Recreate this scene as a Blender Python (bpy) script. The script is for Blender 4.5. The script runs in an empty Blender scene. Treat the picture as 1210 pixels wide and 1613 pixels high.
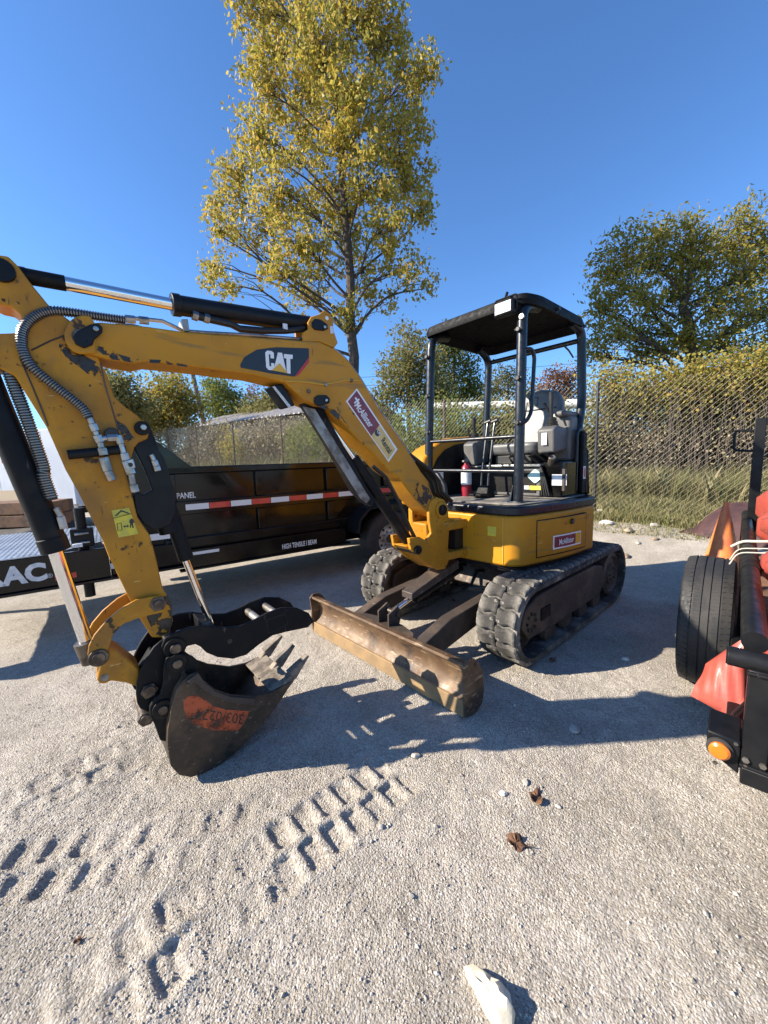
import bpy, math, random
import numpy as np
from mathutils import Vector, Matrix
random.seed(7); RNG = np.random.default_rng(11)
scene = bpy.context.scene
COL = scene.collection
# ------------------------------------------------------------------ camera
FPX, PITCH, ROLL, CAMH = 606.0, math.radians(7.3), math.radians(2.0), 1.4
_f = np.array([0, math.cos(PITCH), -math.sin(PITCH)]); _u = np.array([0, math.sin(PITCH), math.cos(PITCH)]); _r = np.array([1.0, 0, 0])
CR = math.cos(ROLL) * _r - math.sin(ROLL) * _u
CU = math.sin(ROLL) * _r + math.cos(ROLL) * _u
CF = _f; CC = np.array([0, 0, CAMH])
cd = bpy.data.cameras.new('camera'); co = bpy.data.objects.new('camera', cd); COL.objects.link(co)
co.matrix_world = Matrix(((CR[0], CU[0], -CF[0], 0), (CR[1], CU[1], -CF[1], 0), (CR[2], CU[2], -CF[2], CAMH), (0, 0, 0, 1)))
cd.sensor_fit = 'VERTICAL'; cd.sensor_height = 36.0; cd.sensor_width = 27.0
cd.lens = FPX / 1613.0 * 36.0; cd.clip_start = 0.02; cd.clip_end = 3000
scene.camera = co
# ------------------------------------------------------------------ sky, sun, exposure
SUN_EL = math.radians(31.0); SUN_TO = (-0.994, -0.11)          # horizontal direction towards the sun
w = bpy.data.worlds.new('World'); scene.world = w; w.use_nodes = True
nt = w.node_tree; bg = nt.nodes['Background']
sky = nt.nodes.new('ShaderNodeTexSky'); sky.sky_type = 'NISHITA'; sky.sun_disc = False
sky.sun_elevation = SUN_EL; sky.sun_rotation = math.atan2(SUN_TO[0], SUN_TO[1])
sky.air_density = 1.0; sky.dust_density = 0.3; sky.ozone_density = 2.2; sky.altitude = 200
tint = nt.nodes.new('ShaderNodeMix'); tint.data_type = 'RGBA'; tint.blend_type = 'MULTIPLY'; tint.inputs[0].default_value = 1.0; tint.inputs[7].default_value = (.67, 1.0, 1.36, 1)   # clear polarised autumn blue
nt.links.new(sky.outputs[0], tint.inputs[6]); nt.links.new(tint.outputs[2], bg.inputs[0]); bg.inputs[1].default_value = 0.082
sl = bpy.data.lights.new('sun', 'SUN'); so = bpy.data.objects.new('sun', sl); COL.objects.link(so)
sl.energy = 5.0; sl.angle = math.radians(0.53); sl.color = (1.0, 0.90, 0.75)
_d = Vector((SUN_TO[0] * math.cos(SUN_EL), SUN_TO[1] * math.cos(SUN_EL), math.sin(SUN_EL)))
so.rotation_euler = _d.to_track_quat('Z', 'Y').to_euler(); so.location = (-6, -1, 12)
vs = scene.view_settings; vs.view_transform = 'Standard'; vs.look = 'None'; vs.gamma = 1.0; vs.exposure = 1.17; vs.use_curve_mapping = False
scene.render.engine = 'CYCLES'
# ------------------------------------------------------------------ photo pixel -> ray helpers
def ray(px, py):
    return CR * ((px - 605) / FPX) + CU * (-(py - 806.5) / FPX) + CF
def at_z(px, py, z=0.0):
    d = ray(px, py); return CC + d * ((z - CAMH) / d[2])
def at_y(px, py, y):
    d = ray(px, py); return CC + d * (y / d[1])
# ------------------------------------------------------------------ materials
MATS = {}
def material(name, col, rough=0.5, metal=0.0, col2=None, vscale=3.0, vlo=0.4, vhi=0.6, spots=None, bump=None, coat=0.0, spec=0.5, island=None, transl=0.0, coords='Object', detail=4.0, streaks=None):
    m = bpy.data.materials.new(name); m.use_nodes = True; t = m.node_tree; N = t.nodes; Lk = t.links
    b = N['Principled BSDF']
    b.inputs['Base Color'].default_value = (*col, 1); b.inputs['Roughness'].default_value = rough
    b.inputs['Metallic'].default_value = metal; b.inputs['Coat Weight'].default_value = coat
    b.inputs['Coat Roughness'].default_value = 0.12; b.inputs['Specular IOR Level'].default_value = spec
    tc = N.new('ShaderNodeTexCoord'); out = None
    def noise(scale, det=detail, off=0.0):
        n = N.new('ShaderNodeTexNoise'); n.inputs['Scale'].default_value = scale; n.inputs['Detail'].default_value = det
        n.inputs['Roughness'].default_value = 0.6
        if off:
            mp = N.new('ShaderNodeMapping'); mp.inputs['Location'].default_value = (off, off * .7, off * 1.3)
            Lk.new(tc.outputs[coords], mp.inputs[0]); Lk.new(mp.outputs[0], n.inputs['Vector'])
        else: Lk.new(tc.outputs[coords], n.inputs['Vector'])
        return n
    def ramp(src, lo, hi):
        r = N.new('ShaderNodeMapRange'); r.inputs['From Min'].default_value = lo; r.inputs['From Max'].default_value = hi
        r.interpolation_type = 'SMOOTHSTEP'; Lk.new(src, r.inputs['Value']); return r.outputs[0]
    def mix(fac, a, c2):
        x = N.new('ShaderNodeMix'); x.data_type = 'RGBA'
        Lk.new(fac, x.inputs[0])
        if isinstance(a, tuple): x.inputs[6].default_value = (*a, 1)
        else: Lk.new(a, x.inputs[6])
        x.inputs[7].default_value = (*c2, 1)
        return x.outputs[2]
    cur = None
    if island:
        g = N.new('ShaderNodeNewGeometry'); cr = N.new('ShaderNodeValToRGB')
        els = cr.color_ramp.elements
        while len(els) < len(island): els.new(0.5)
        for i, c_ in enumerate(island):
            els[i].position = i / max(1, len(island) - 1); els[i].color = (*c_, 1)
        Lk.new(g.outputs['Random Per Island'], cr.inputs[0]); cur = cr.outputs[0]
    if col2:
        cur = mix(ramp(noise(vscale).outputs[0], vlo, vhi), cur if cur else col, col2)
    for k, (sc, sscale, lo, hi) in enumerate(spots or []):
        cur = mix(ramp(noise(sscale, 6.0, 3.1 + 5 * k).outputs[0], lo, hi), cur if cur else col, sc)
    for sc, smap, lo, hi in streaks or []:                         # long thin scratches and runs
        mp = N.new('ShaderNodeMapping'); mp.inputs['Scale'].default_value = smap; mp.inputs['Rotation'].default_value = (.3, .2, .5); Lk.new(tc.outputs[coords], mp.inputs[0])
        n_ = N.new('ShaderNodeTexNoise'); n_.inputs['Scale'].default_value = 1.0; n_.inputs['Detail'].default_value = 3.0; Lk.new(mp.outputs[0], n_.inputs['Vector'])
        cur = mix(ramp(n_.outputs[0], lo, hi), cur if cur else col, sc)
    if cur is not None: Lk.new(cur, b.inputs['Base Color'])
    if bump:
        h = noise(bump[0], 6.0, 1.7); bp = N.new('ShaderNodeBump'); bp.inputs['Strength'].default_value = bump[1]
        bp.inputs['Distance'].default_value = bump[2] if len(bump) > 2 else 0.004
        Lk.new(h.outputs[0], bp.inputs['Height']); Lk.new(bp.outputs[0], b.inputs['Normal'])
        rr = N.new('ShaderNodeMapRange'); rr.inputs['To Min'].default_value = max(0.02, rough - .12); rr.inputs['To Max'].default_value = min(1, rough + .15)
        rr.inputs['From Min'].default_value = .3; rr.inputs['From Max'].default_value = .7
        Lk.new(h.outputs[0], rr.inputs['Value']); Lk.new(rr.outputs[0], b.inputs['Roughness'])
    if transl > 0:
        tr_ = N.new('ShaderNodeBsdfTranslucent'); ms = N.new('ShaderNodeMixShader'); ms.inputs[0].default_value = transl
        if cur is not None: Lk.new(cur, tr_.inputs[0])
        else: tr_.inputs[0].default_value = (*col, 1)
        o = N['Material Output']; Lk.new(b.outputs[0], ms.inputs[1]); Lk.new(tr_.outputs[0], ms.inputs[2]); Lk.new(ms.outputs[0], o.inputs[0])
    MATS[name] = m; return m
DUST = (0.33, 0.29, 0.23)
material('yellow_paint', (0.52, 0.228, 0.011), .45, col2=(0.44, 0.19, 0.011), vscale=2.2, spots=[((.30, .15, .03), 1.6, .52, .70), ((.10, .06, .02), 9, .66, .72), ((.035, .025, .015), 26, .69, .73), ((.50, .33, .12), 60, .68, .76)], streaks=[((.34, .17, .03), (3, 3, 22), .60, .70), ((.12, .07, .03), (55, 50, 6), .70, .74), ((.60, .40, .14), (9, 8, 90), .71, .75)], bump=(7, .12, .003), spec=.3)
material('yellow_worn', (0.50, 0.222, 0.012), .5, col2=(0.40, 0.172, 0.013), vscale=4, spots=[((.28, .13, .025), 3, .50, .70), ((.05, .03, .015), 13, .62, .68), ((.02, .015, .01), 34, .645, .685)], streaks=[((.09, .05, .02), (60, 55, 5), .69, .73), ((.58, .38, .13), (10, 9, 80), .70, .75)], bump=(12, .25, .004), spec=.3)
material('yellow_edge', (0.62, 0.36, 0.05), .45, spots=[((.12, .08, .04), 14, .6, .68)])
material('black_paint', (0.006, 0.0065, 0.008), .36, col2=(.011, .011, .012), vscale=5, bump=(14, .12, .002), spec=.22)
material('black_dusty', (0.008, 0.008, 0.009), .5, streaks=[((.07, .055, .042), (50, 45, 9), .66, .74)], col2=(.040, .030, .021), vscale=4, vlo=.46, vhi=.78, bump=(20, .2, .003), spec=.16)
material('gloss_black', (0.003, 0.003, 0.0035), .14, col2=(.006, .0055, .005), vscale=2, bump=(3, .04, .004), spec=.34)
material('canopy_black', (0.005, 0.0055, 0.0065), .6, bump=(25, .05, .001), spec=.14)
material('post_paint', (0.006, 0.009, 0.015), .33, bump=(30, .08, .001), spec=.45)
material('rubber', (0.030, 0.029, 0.028), .8, col2=(.05, .047, .043), vscale=9, bump=(50, .3, .002), spec=.3)
material('track_rubber', (0.045, 0.042, 0.039), .9, col2=(.19, .175, .15), vscale=3.5, vlo=.40, vhi=.66, spots=[((.34, .31, .27), 22, .56, .75), ((.02, .02, .02), 9, .62, .72)], bump=(45, .5, .004), spec=.25)
material('tyre_rubber', (0.020, 0.020, 0.021), .62, col2=(.035, .032, .03), vscale=6, bump=(70, .25, .002), spec=.4)
material('chrome', (0.78, 0.78, 0.78), .07, 1.0)
material('steel', (0.42, 0.42, 0.41), .35, 1.0, col2=(.25, .24, .22), vscale=12, bump=(40, .2, .002))
material('dull_steel', (0.30, 0.29, 0.27), .5, .7, col2=(.14, .12, .10), vscale=8, bump=(30, .3, .003))
material('pin_steel', (0.16, 0.13, 0.10), .45, .8, col2=(.07, .055, .045), vscale=20, bump=(60, .3, .002))
material('galvanised', (0.40, 0.36, 0.30), .6, .2, col2=(.30, .26, .21), vscale=1.5)
material('blade_steel', (0.10, 0.056, 0.028), .55, .1, col2=(.17, .105, .055), vscale=6, vlo=.42, vhi=.7, spots=[((.045, .03, .022), 5, .55, .68), ((.26, .17, .10), 30, .60, .72)], streaks=[((.34, .24, .15), (8, 9, 70), .62, .72), ((.04, .025, .015), (40, 5, 14), .64, .72)], bump=(16, .3, .004))
material('cutting_edge', (0.28, 0.18, 0.085), .65, .05, col2=(.22, .145, .075), vscale=8, bump=(18, .4, .004))
material('rusty_dark', (0.055, 0.042, 0.034), .6, .2, col2=(.12, .085, .06), vscale=5, vlo=.45, vhi=.7, spots=[((.20, .16, .12), 20, .64, .72)], bump=(24, .4, .004))
material('bucket_side', (0.036, 0.024, 0.015), .55, .1, col2=(.11, .066, .036), vscale=5, vlo=.40, vhi=.66, spots=[((.17, .115, .075), 26, .62, .72), ((.012, .010, .009), 8, .58, .68)], streaks=[((.20, .14, .095), (30, 30, 110), .64, .72)], bump=(22, .3, .004))
material('orange_spray', (0.46, 0.085, 0.025), .6, col2=(.16, .04, .02), vscale=13, vlo=.46, vhi=.72, spots=[((.05, .03, .02), 34, .62, .70)], bump=(22, .3, .004))
material('tooth_steel', (0.24, 0.20, 0.155), .6, .3, col2=(.11, .09, .07), vscale=18, bump=(40, .5, .004))
material('hose', (0.012, 0.012, 0.012), .45)
material('spring_wire', (0.22, 0.21, 0.20), .35, .7)
material('seat_vinyl', (0.085, 0.085, 0.087), .44, col2=(.11, .11, .11), vscale=8, bump=(120, .15, .001))
material('plastic_grey', (0.085, 0.085, 0.085), .55, col2=(.11, .105, .10), vscale=8, bump=(150, .1, .001))
material('floor_mat', (0.11, 0.10, 0.09), .8, col2=(.28, .25, .21), vscale=8, vlo=.45, vhi=.65, bump=(40, .4, .004))
material('decal_black', (0.012, 0.013, 0.018), .35)
material('decal_white', (0.78, 0.78, 0.76), .45)
material('decal_maroon', (0.17, 0.018, 0.040), .4, col2=(.22, .03, .05), vscale=20)
material('decal_red', (0.45, 0.022, 0.022), .4)
material('decal_yellow', (0.72, 0.38, 0.03), .4)
material('decal_cream', (0.62, 0.42, 0.13), .45, col2=(.70, .50, .2), vscale=14)
material('label_yellow', (0.66, 0.53, 0.04), .5, col2=(.5, .42, .06), vscale=20)
material('label_teal', (0.45, 0.66, 0.62), .45)
material('label_white', (0.68, 0.69, 0.70), .5, col2=(.55, .57, .6), vscale=25)
material('lamp_lens', (0.50, 0.50, 0.48), .18, col2=(.6, .6, .58), vscale=60, bump=(80, .5, .002))
material('amber_lens', (0.75, 0.16, 0.01), .22, bump=(60, .3, .002), coat=.5)
material('extinguisher_red', (0.26, 0.012, 0.03), .35, coat=.3)
material('tape_white', (0.72, 0.72, 0.71), .4)
material('tape_red', (0.50, 0.035, 0.03), .4, col2=(.6, .07, .04), vscale=9)
material('diamond_plate', (0.46, 0.48, 0.50), .38, .7, col2=(.36, .38, .40), vscale=5, bump=(35, .6, .004))
material('white_panel', (0.62, 0.64, 0.68), .45, col2=(.55, .57, .61), vscale=1.2)
material('tan_panel', (0.50, 0.38, 0.25), .6)
material('roof_metal', (0.55, 0.52, 0.50), .5, .2, col2=(.44, .40, .37), vscale=2)
material('brick_dark', (0.10, 0.08, 0.075), .9, col2=(.14, .10, .09), vscale=1.2)
material('rim_paint', (0.50, 0.50, 0.50), .4, .3, col2=(.36, .35, .33), vscale=9)
material('pipe_white', (0.74, 0.73, 0.71), .45, col2=(.62, .60, .56), vscale=2)
material('timber', (0.24, 0.12, 0.06), .8, col2=(.13, .075, .045), vscale=4, bump=(18, .5, .006))
material('pole_wood', (0.17, 0.15, 0.135), .9, col2=(.11, .10, .09), vscale=5, bump=(14, .5, .01))
material('post_rust', (0.10, 0.055, 0.035), .8, col2=(.06, .04, .03), vscale=9)
material('post_black', (0.015, 0.015, 0.017), .5)
material('red_vinyl', (0.38, 0.068, 0.045), .48, col2=(.30, .055, .04), vscale=4, bump=(30, .25, .004), coat=.15)
material('maroon_cloth', (0.045, 0.020, 0.022), .75, col2=(.07, .03, .03), vscale=7, bump=(14, .6, .008))
material('dark_tarp', (0.05, 0.045, 0.04), .85, col2=(.09, .08, .07), vscale=4, bump=(7, .8, .02))
material('cone_orange', (0.78, 0.24, 0.07), .5, col2=(.66, .18, .08), vscale=9, vlo=.45, vhi=.65, spots=[((.62, .36, .26), 30, .66, .75)], bump=(30, .2, .003))
material('rope_white', (0.48, 0.44, 0.37), .85, bump=(90, .8, .003))
material('wire_dark', (0.02, 0.02, 0.02), .6)
material('bark', (0.085, 0.065, 0.05), .95, col2=(.05, .04, .032), vscale=9, bump=(22, .8, .02))
material('bark_pale', (0.26, 0.24, 0.21), .95, col2=(.16, .14, .12), vscale=7, bump=(22, .6, .02))
material('rock', (0.40, 0.37, 0.33), .9, col2=(.30, .27, .23), vscale=9, bump=(30, .6, .006))
material('rock_white', (0.60, 0.57, 0.52), .9, col2=(.46, .43, .38), vscale=12, bump=(40, .5, .004))
material('rock_brown', (0.26, 0.19, 0.13), .9, col2=(.36, .28, .2), vscale=12, bump=(30, .5, .005))
material('foam_chunk', (0.66, 0.60, 0.47), .85, col2=(.56, .50, .38), vscale=14, bump=(26, .6, .006))
material('leaf_brown', (0.22, 0.11, 0.055), .8, col2=(.14, .07, .04), vscale=40, bump=(60, .4, .003), transl=.15)
material('leaf_gold', island=[(0.55, 0.385, 0.055), (0.32, 0.295, 0.05), (0.46, 0.365, 0.065), (0.21, 0.225, 0.045), (0.6, 0.435, 0.09), (0.36, 0.315, 0.055), (0.52, 0.325, 0.075), (0.26, 0.25, 0.045), (0.45, 0.385, 0.11)], col=(.2, .16, .03), rough=.5, transl=.5, spec=.25)
material('leaf_olive', island=[(0.3, 0.27, 0.055), (0.22, 0.22, 0.05), (0.38, 0.29, 0.06), (0.17, 0.185, 0.045), (0.32, 0.27, 0.055), (0.42, 0.3, 0.075)], col=(.1, .1, .02), rough=.9, transl=.45, spec=.08)
material('leaf_green', island=[(0.19, 0.23, 0.06), (0.14, 0.18, 0.05), (0.27, 0.27, 0.075), (0.12, 0.15, 0.045), (0.23, 0.235, 0.06)], col=(.1, .1, .02), rough=.9, transl=.45, spec=.08)
material('leaf_vine', island=[(0.4, 0.33, 0.07), (0.24, 0.24, 0.06), (0.46, 0.36, 0.09), (0.17, 0.18, 0.05), (0.33, 0.29, 0.08), (0.4, 0.27, 0.07), (0.3, 0.22, 0.1)], col=(.3, .25, .03), rough=.9, transl=.45, spec=.08)
material('leaf_dull', island=[(0.21, 0.21, 0.085), (0.27, 0.24, 0.1), (0.17, 0.185, 0.065), (0.3, 0.25, 0.11), (0.15, 0.16, 0.06)], col=(.1, .1, .02), rough=.9, transl=.45, spec=.08)
material('leaf_rust', island=[(0.240, 0.098, 0.053), (0.165, 0.075, 0.045), (0.300, 0.150, 0.060), (0.135, 0.075, 0.045)], col=(.15, .07, .04), rough=.6, transl=.33)
material('dry_grass', island=[(0.36, 0.3, 0.15), (0.22, 0.21, 0.085), (0.17, 0.18, 0.06), (0.44, 0.37, 0.21), (0.14, 0.16, 0.05), (0.28, 0.25, 0.12)], col=(.3, .25, .1), rough=.7, transl=.3)
material('brush', island=[(0.33, 0.27, 0.17), (0.23, 0.19, 0.12), (0.42, 0.35, 0.24), (0.27, 0.26, 0.12)], col=(.2, .16, .1), rough=.8, transl=.25)
def ragged(name, scale, lo, hi):
    m = MATS[name]; t = m.node_tree; N = t.nodes; o = N['Material Output']; src = o.inputs[0].links[0].from_socket
    tc = N.new('ShaderNodeTexCoord'); n = N.new('ShaderNodeTexNoise'); n.inputs['Scale'].default_value = scale; n.inputs['Detail'].default_value = 6; t.links.new(tc.outputs['Object'], n.inputs['Vector'])
    r = N.new('ShaderNodeMapRange'); r.inputs['From Min'].default_value = lo; r.inputs['From Max'].default_value = hi; t.links.new(n.outputs[0], r.inputs['Value'])
    tr_ = N.new('ShaderNodeBsdfTransparent'); ms = N.new('ShaderNodeMixShader'); t.links.new(r.outputs[0], ms.inputs[0]); t.links.new(tr_.outputs[0], ms.inputs[1]); t.links.new(src, ms.inputs[2]); t.links.new(ms.outputs[0], o.inputs[0])
material('grease', (0.012, 0.010, 0.008), .4, col2=(.03, .022, .015), vscale=20, bump=(40, .4, .004))
ragged('orange_spray', 17, .36, .50); ragged('grease', 30, .46, .56)
def mt(n): return MATS[n]
# ------------------------------------------------------------------ mesh builder
class MB:
    def __init__(s): s.v = []; s.f = []
    def add(s, vs_, fs_):
        o = len(s.v); s.v += [tuple(map(float, p)) for p in vs_]; s.f += [tuple(i + o for i in q) for q in fs_]; return s
    def box(s, x0, x1, y0, y1, z0, z1):
        return s.add([(x0, y0, z0), (x1, y0, z0), (x1, y1, z0), (x0, y1, z0), (x0, y0, z1), (x1, y0, z1), (x1, y1, z1), (x0, y1, z1)],
                     [(0, 3, 2, 1), (4, 5, 6, 7), (0, 1, 5, 4), (1, 2, 6, 5), (2, 3, 7, 6), (3, 0, 4, 7)])
    def prism(s, A, B):
        n = len(A); s.add(list(A) + list(B), [tuple(range(n))[::-1], tuple(range(n, 2 * n))] + [(i, (i + 1) % n, n + (i + 1) % n, n + i) for i in range(n)]); return s
    def cyl(s, p0, p1, r0, r1=None, n=18):
        return s.tube([p0, p1], [r0, r0 if r1 is None else r1], n)
    def tube(s, pts, r, n=10, caps=True):
        P = [Vector(map(float, p)) for p in pts]; k = len(P)
        R = r if isinstance(r, (list, tuple, np.ndarray)) else [r] * k
        T = []
        for i in range(k):
            a = P[max(0, i - 1)]; b_ = P[min(k - 1, i + 1)]; d = (b_ - a); d = d.normalized() if d.length > 1e-9 else Vector((0, 0, 1)); T.append(d)
        ref = Vector((0, 0, 1)) if abs(T[0].z) < .9 else Vector((1, 0, 0))
        N_ = T[0].cross(ref).normalized(); rings = []
        for i in range(k):
            if i: N_ = (N_ - T[i] * N_.dot(T[i])); N_ = N_.normalized() if N_.length > 1e-6 else T[i].orthogonal().normalized()
            B_ = T[i].cross(N_)
            rings += [P[i] + (N_ * math.cos(2 * math.pi * j / n) + B_ * math.sin(2 * math.pi * j / n)) * R[i] for j in range(n)]
        F = [(i * n + j, i * n + (j + 1) % n, (i + 1) * n + (j + 1) % n, (i + 1) * n + j) for i in range(k - 1) for j in range(n)]
        if caps: F += [tuple(range(n))[::-1], tuple(range((k - 1) * n, k * n))]
        return s.add(rings, F)
    def lathe(s, prof, org, axis, n=32, closed=False):
        # prof: list of (r, h) along axis
        ax = Vector(axis).normalized(); e1 = ax.orthogonal().normalized(); e2 = ax.cross(e1); o = Vector(org); k = len(prof)
        V = [o + ax * h + (e1 * math.cos(2 * math.pi * j / n) + e2 * math.sin(2 * math.pi * j / n)) * r for r, h in prof for j in range(n)]
        F = [(i * n + j, i * n + (j + 1) % n, (i + 1) * n + (j + 1) % n, (i + 1) * n + j) for i in range(k - 1) for j in range(n)]
        if closed: F += [((k - 1) * n + j, (k - 1) * n + (j + 1) % n, (j + 1) % n, j) for j in range(n)]
        else: F += [tuple(range(n))[::-1], tuple(range((k - 1) * n, k * n))]
        return s.add(V, F)
    def build(s, name, m, parent=None, bevel=0.0, smooth=True, angle=35, segs=2, fix=True):
        me = bpy.data.meshes.new(name); me.from_pydata(s.v, [], s.f)
        if fix:
            import bmesh
            bm = bmesh.new(); bm.from_mesh(me); bmesh.ops.recalc_face_normals(bm, faces=bm.faces); bm.to_mesh(me); bm.free()
        return link_mesh(name, me, m, parent, bevel, smooth, angle, segs)
def link_mesh(name, me, m, parent=None, bevel=0.0, smooth=True, angle=35, segs=2):
    if m: me.materials.append(mt(m) if isinstance(m, str) else m)
    if smooth:
        me.shade_smooth(); me.set_sharp_from_angle(angle=math.radians(angle))
    o = bpy.data.objects.new(name, me); COL.objects.link(o)
    if parent: o.parent = parent
    if bevel:
        bv = o.modifiers.new('bevel', 'BEVEL'); bv.width = bevel; bv.segments = segs; bv.limit_method = 'ANGLE'; bv.angle_limit = math.radians(38); bv.harden_normals = False
    return o
def tag(o, label=None, cat=None, group=None, kind=None):
    if label: o['label'] = label
    if cat: o['category'] = cat
    if group: o['group'] = group
    if kind: o['kind'] = kind
    return o
def empty(name, loc, rz=0.0, label=None, cat=None, group=None):
    o = bpy.data.objects.new(name, None); COL.objects.link(o); o.location = loc; o.rotation_euler = (0, 0, rz); o.empty_display_size = .2
    return tag(o, label, cat, group)
def fast_mesh(name, V, F, m, parent=None, smooth=False):
    V = np.asarray(V, np.float32); F = np.asarray(F, np.int32); k = F.shape[1]
    me = bpy.data.meshes.new(name); me.vertices.add(len(V)); me.vertices.foreach_set('co', V.ravel())
    me.loops.add(F.size); me.loops.foreach_set('vertex_index', F.ravel())
    me.polygons.add(len(F)); me.polygons.foreach_set('loop_start', np.arange(0, F.size, k, dtype=np.int32)); me.polygons.foreach_set('loop_total', np.full(len(F), k, np.int32))
    me.polygons.foreach_set('use_smooth', np.full(len(F), smooth, bool))
    me.update(); me.validate()
    if m: me.materials.append(mt(m))
    o = bpy.data.objects.new(name, me); COL.objects.link(o)
    if parent: o.parent = parent
    return o
def fit_text(body, org, xv, yv, m, parent, name='lettering', bold=0.0, thick=0.0012, shear=0.0):
    cu = bpy.data.curves.new('txt', 'FONT'); cu.body = body; cu.offset = bold; cu.resolution_u = 3; cu.shear = shear
    ob = bpy.data.objects.new('txt', cu); COL.objects.link(ob)
    me = bpy.data.meshes.new_from_object(ob); bpy.data.objects.remove(ob); bpy.data.curves.remove(cu)
    n = len(me.vertices); A = np.empty(n * 3, np.float32); me.vertices.foreach_get('co', A); A = A.reshape(-1, 3)
    lo = A[:, :2].min(0); hi = A[:, :2].max(0); A[:, :2] = (A[:, :2] - lo) / (hi - lo)
    org = np.array(org, float); xv = np.array(xv, float); yv = np.array(yv, float); nn = np.cross(xv, yv); nn /= np.linalg.norm(nn)
    P = org + A[:, :1] * xv + A[:, 1:2] * yv + nn * thick
    me.vertices.foreach_set('co', P.astype(np.float32).ravel()); me.update(); me.name = name
    return link_mesh(name, me, m, parent, smooth=False)
def smoothstep(a, b, x):
    t = np.clip((x - a) / (b - a), 0, 1); return t * t * (3 - 2 * t)
# ------------------------------------------------------------------ fence line (posts 3.05 m apart, receding to the left)
FP0 = np.array([3.70, 6.70]); FSTEP = np.array([-2.312, 1.989]); FDIR = FSTEP / np.linalg.norm(FSTEP); FNOR = np.array([FDIR[1], -FDIR[0]]) * -1   # FNOR points away from the camera
if FNOR @ (FP0) < 0: FNOR = -FNOR
def fence_xy(i): return FP0 + FSTEP * i
def fence_base(i): return np.clip(.34 + .13 * np.asarray(i, float), .25, 1.0)
# ------------------------------------------------------------------ ground
def vnoise(x, y, seed=0):
    xi = np.floor(x).astype(np.int64); yi = np.floor(y).astype(np.int64); fx = x - xi; fy = y - yi
    def h(a, b):
        k = (a * 374761393 + b * 668265263 + seed * 974634777) & 0xffffffff
        k = ((k ^ (k >> 13)) * 1274126177) & 0xffffffff
        return ((k ^ (k >> 16)) & 0xffff) / 65535.0
    u = fx * fx * (3 - 2 * fx); v = fy * fy * (3 - 2 * fy)
    return (h(xi, yi) * (1 - u) + h(xi + 1, yi) * u) * (1 - v) + (h(xi, yi + 1) * (1 - u) + h(xi + 1, yi + 1) * u) * v - .5
PRINTS = []
def add_print(p0, p1, width, pitch, depth, gap, phase, soft, seed, side=1.0):
    a = at_z(*p0)[:2]; b = at_z(*p1)[:2]; PRINTS.append((a, b, width, pitch, depth, gap, phase, soft, seed, side))
add_print((628, 1212), (420, 1362), .26, .098, .0105, .030, 0.0, .014, 1, .95)
add_print((425, 1360), (240, 1495), .25, .098, .0105, .030, .0, .014, 6, .95)
add_print((300, 1450), (40, 1660), .27, .115, .018, .035, .3, .024, 5, .9)
add_print((400, 1300), (-120, 1400), .24, .115, .011, .03, .2, .024, 2, .7)
add_print((230, 1170), (-60, 1310), .22, .12, .007, .03, .2, .02, 3, .7)
def print_height(X, Y):
    Z = np.zeros_like(X)
    for a, b, wd, pit, dep, gap, ph, soft, seed, side in PRINTS:
        d = b - a; L_ = np.linalg.norm(d); d = d / L_; nx, ny = -d[1], d[0]
        u = (X - a[0]) * d[0] + (Y - a[1]) * d[1]; v = (X - a[0]) * nx + (Y - a[1]) * ny
        u = u + .012 * vnoise(X * 14, Y * 14, seed); v = v + .014 * vnoise(X * 11, Y * 11, seed + 9)
        msk = smoothstep(-.03, .05, u) * smoothstep(-.03, .05, L_ - u) * smoothstep(.02, -.02, np.abs(v) - wd / 2)
        uu = u + np.where(v > 0, 0, pit * .45)
        tri = np.abs(((uu / pit + ph) % 1.0) - .5) * 2                # 0..1
        lug = smoothstep(.18, .18 + soft / pit * 2.2, tri) * smoothstep(gap / 2 - .006, gap / 2 + .010, np.abs(v))
        wear = np.clip(side + 1.5 * vnoise(X * 3.3, Y * 3.3, seed + 3) + .8 * vnoise(X * 9, Y * 9, seed + 5), .0, 1.25)
        rim = np.exp(-((np.abs(v) - wd / 2 - .02) / .022) ** 2) * smoothstep(-.02, .05, u) * smoothstep(-.02, .05, L_ - u)
        Z += msk * (-dep * lug + dep * .45 * (1 - lug)) * wear + rim * dep * .5 * wear
    return Z
def terrain(X, Y):
    X = np.asarray(X, float); Y = np.asarray(Y, float)
    rel_x = X - FP0[0]; rel_y = Y - FP0[1]
    i = (rel_x * FDIR[0] + rel_y * FDIR[1]) / 3.05; d = rel_x * FNOR[0] + rel_y * FNOR[1]
    base = fence_base(i) * smoothstep(-2.2, 0.1, d) + np.clip(d, 0, 60) * .012
    Z = base * smoothstep(-80, -20, -np.hypot(X, Y))
    r = np.hypot(X, Y); near = smoothstep(9, 3, r)
    Z = Z + .010 * vnoise(X * .9, Y * .9, 1) * smoothstep(.2, .5, r) + .016 * vnoise(X * 3.1, Y * 3.1, 2) * near + .009 * vnoise(X * 9, Y * 9, 3) * near + .005 * vnoise(X * 27, Y * 27, 4) * near + .004 * vnoise(X * 60, Y * 60, 6) * near * smoothstep(4.5, 3, r)
    Z = Z + np.where(d > -1.2, .10 * vnoise(X * 1.7, Y * 1.7, 5) * smoothstep(-1.2, 0, d), 0) + .008 * near
    Z = Z - .026 * np.exp(-(((X + 1.02) / .32) ** 2 + ((Y - 1.72) / .32) ** 2) ** 2)
    return Z - .012
def gz(x, y):
    return float(terrain(np.array([x]), np.array([y]))[0] + print_height(np.array([x]), np.array([y]))[0])
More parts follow.
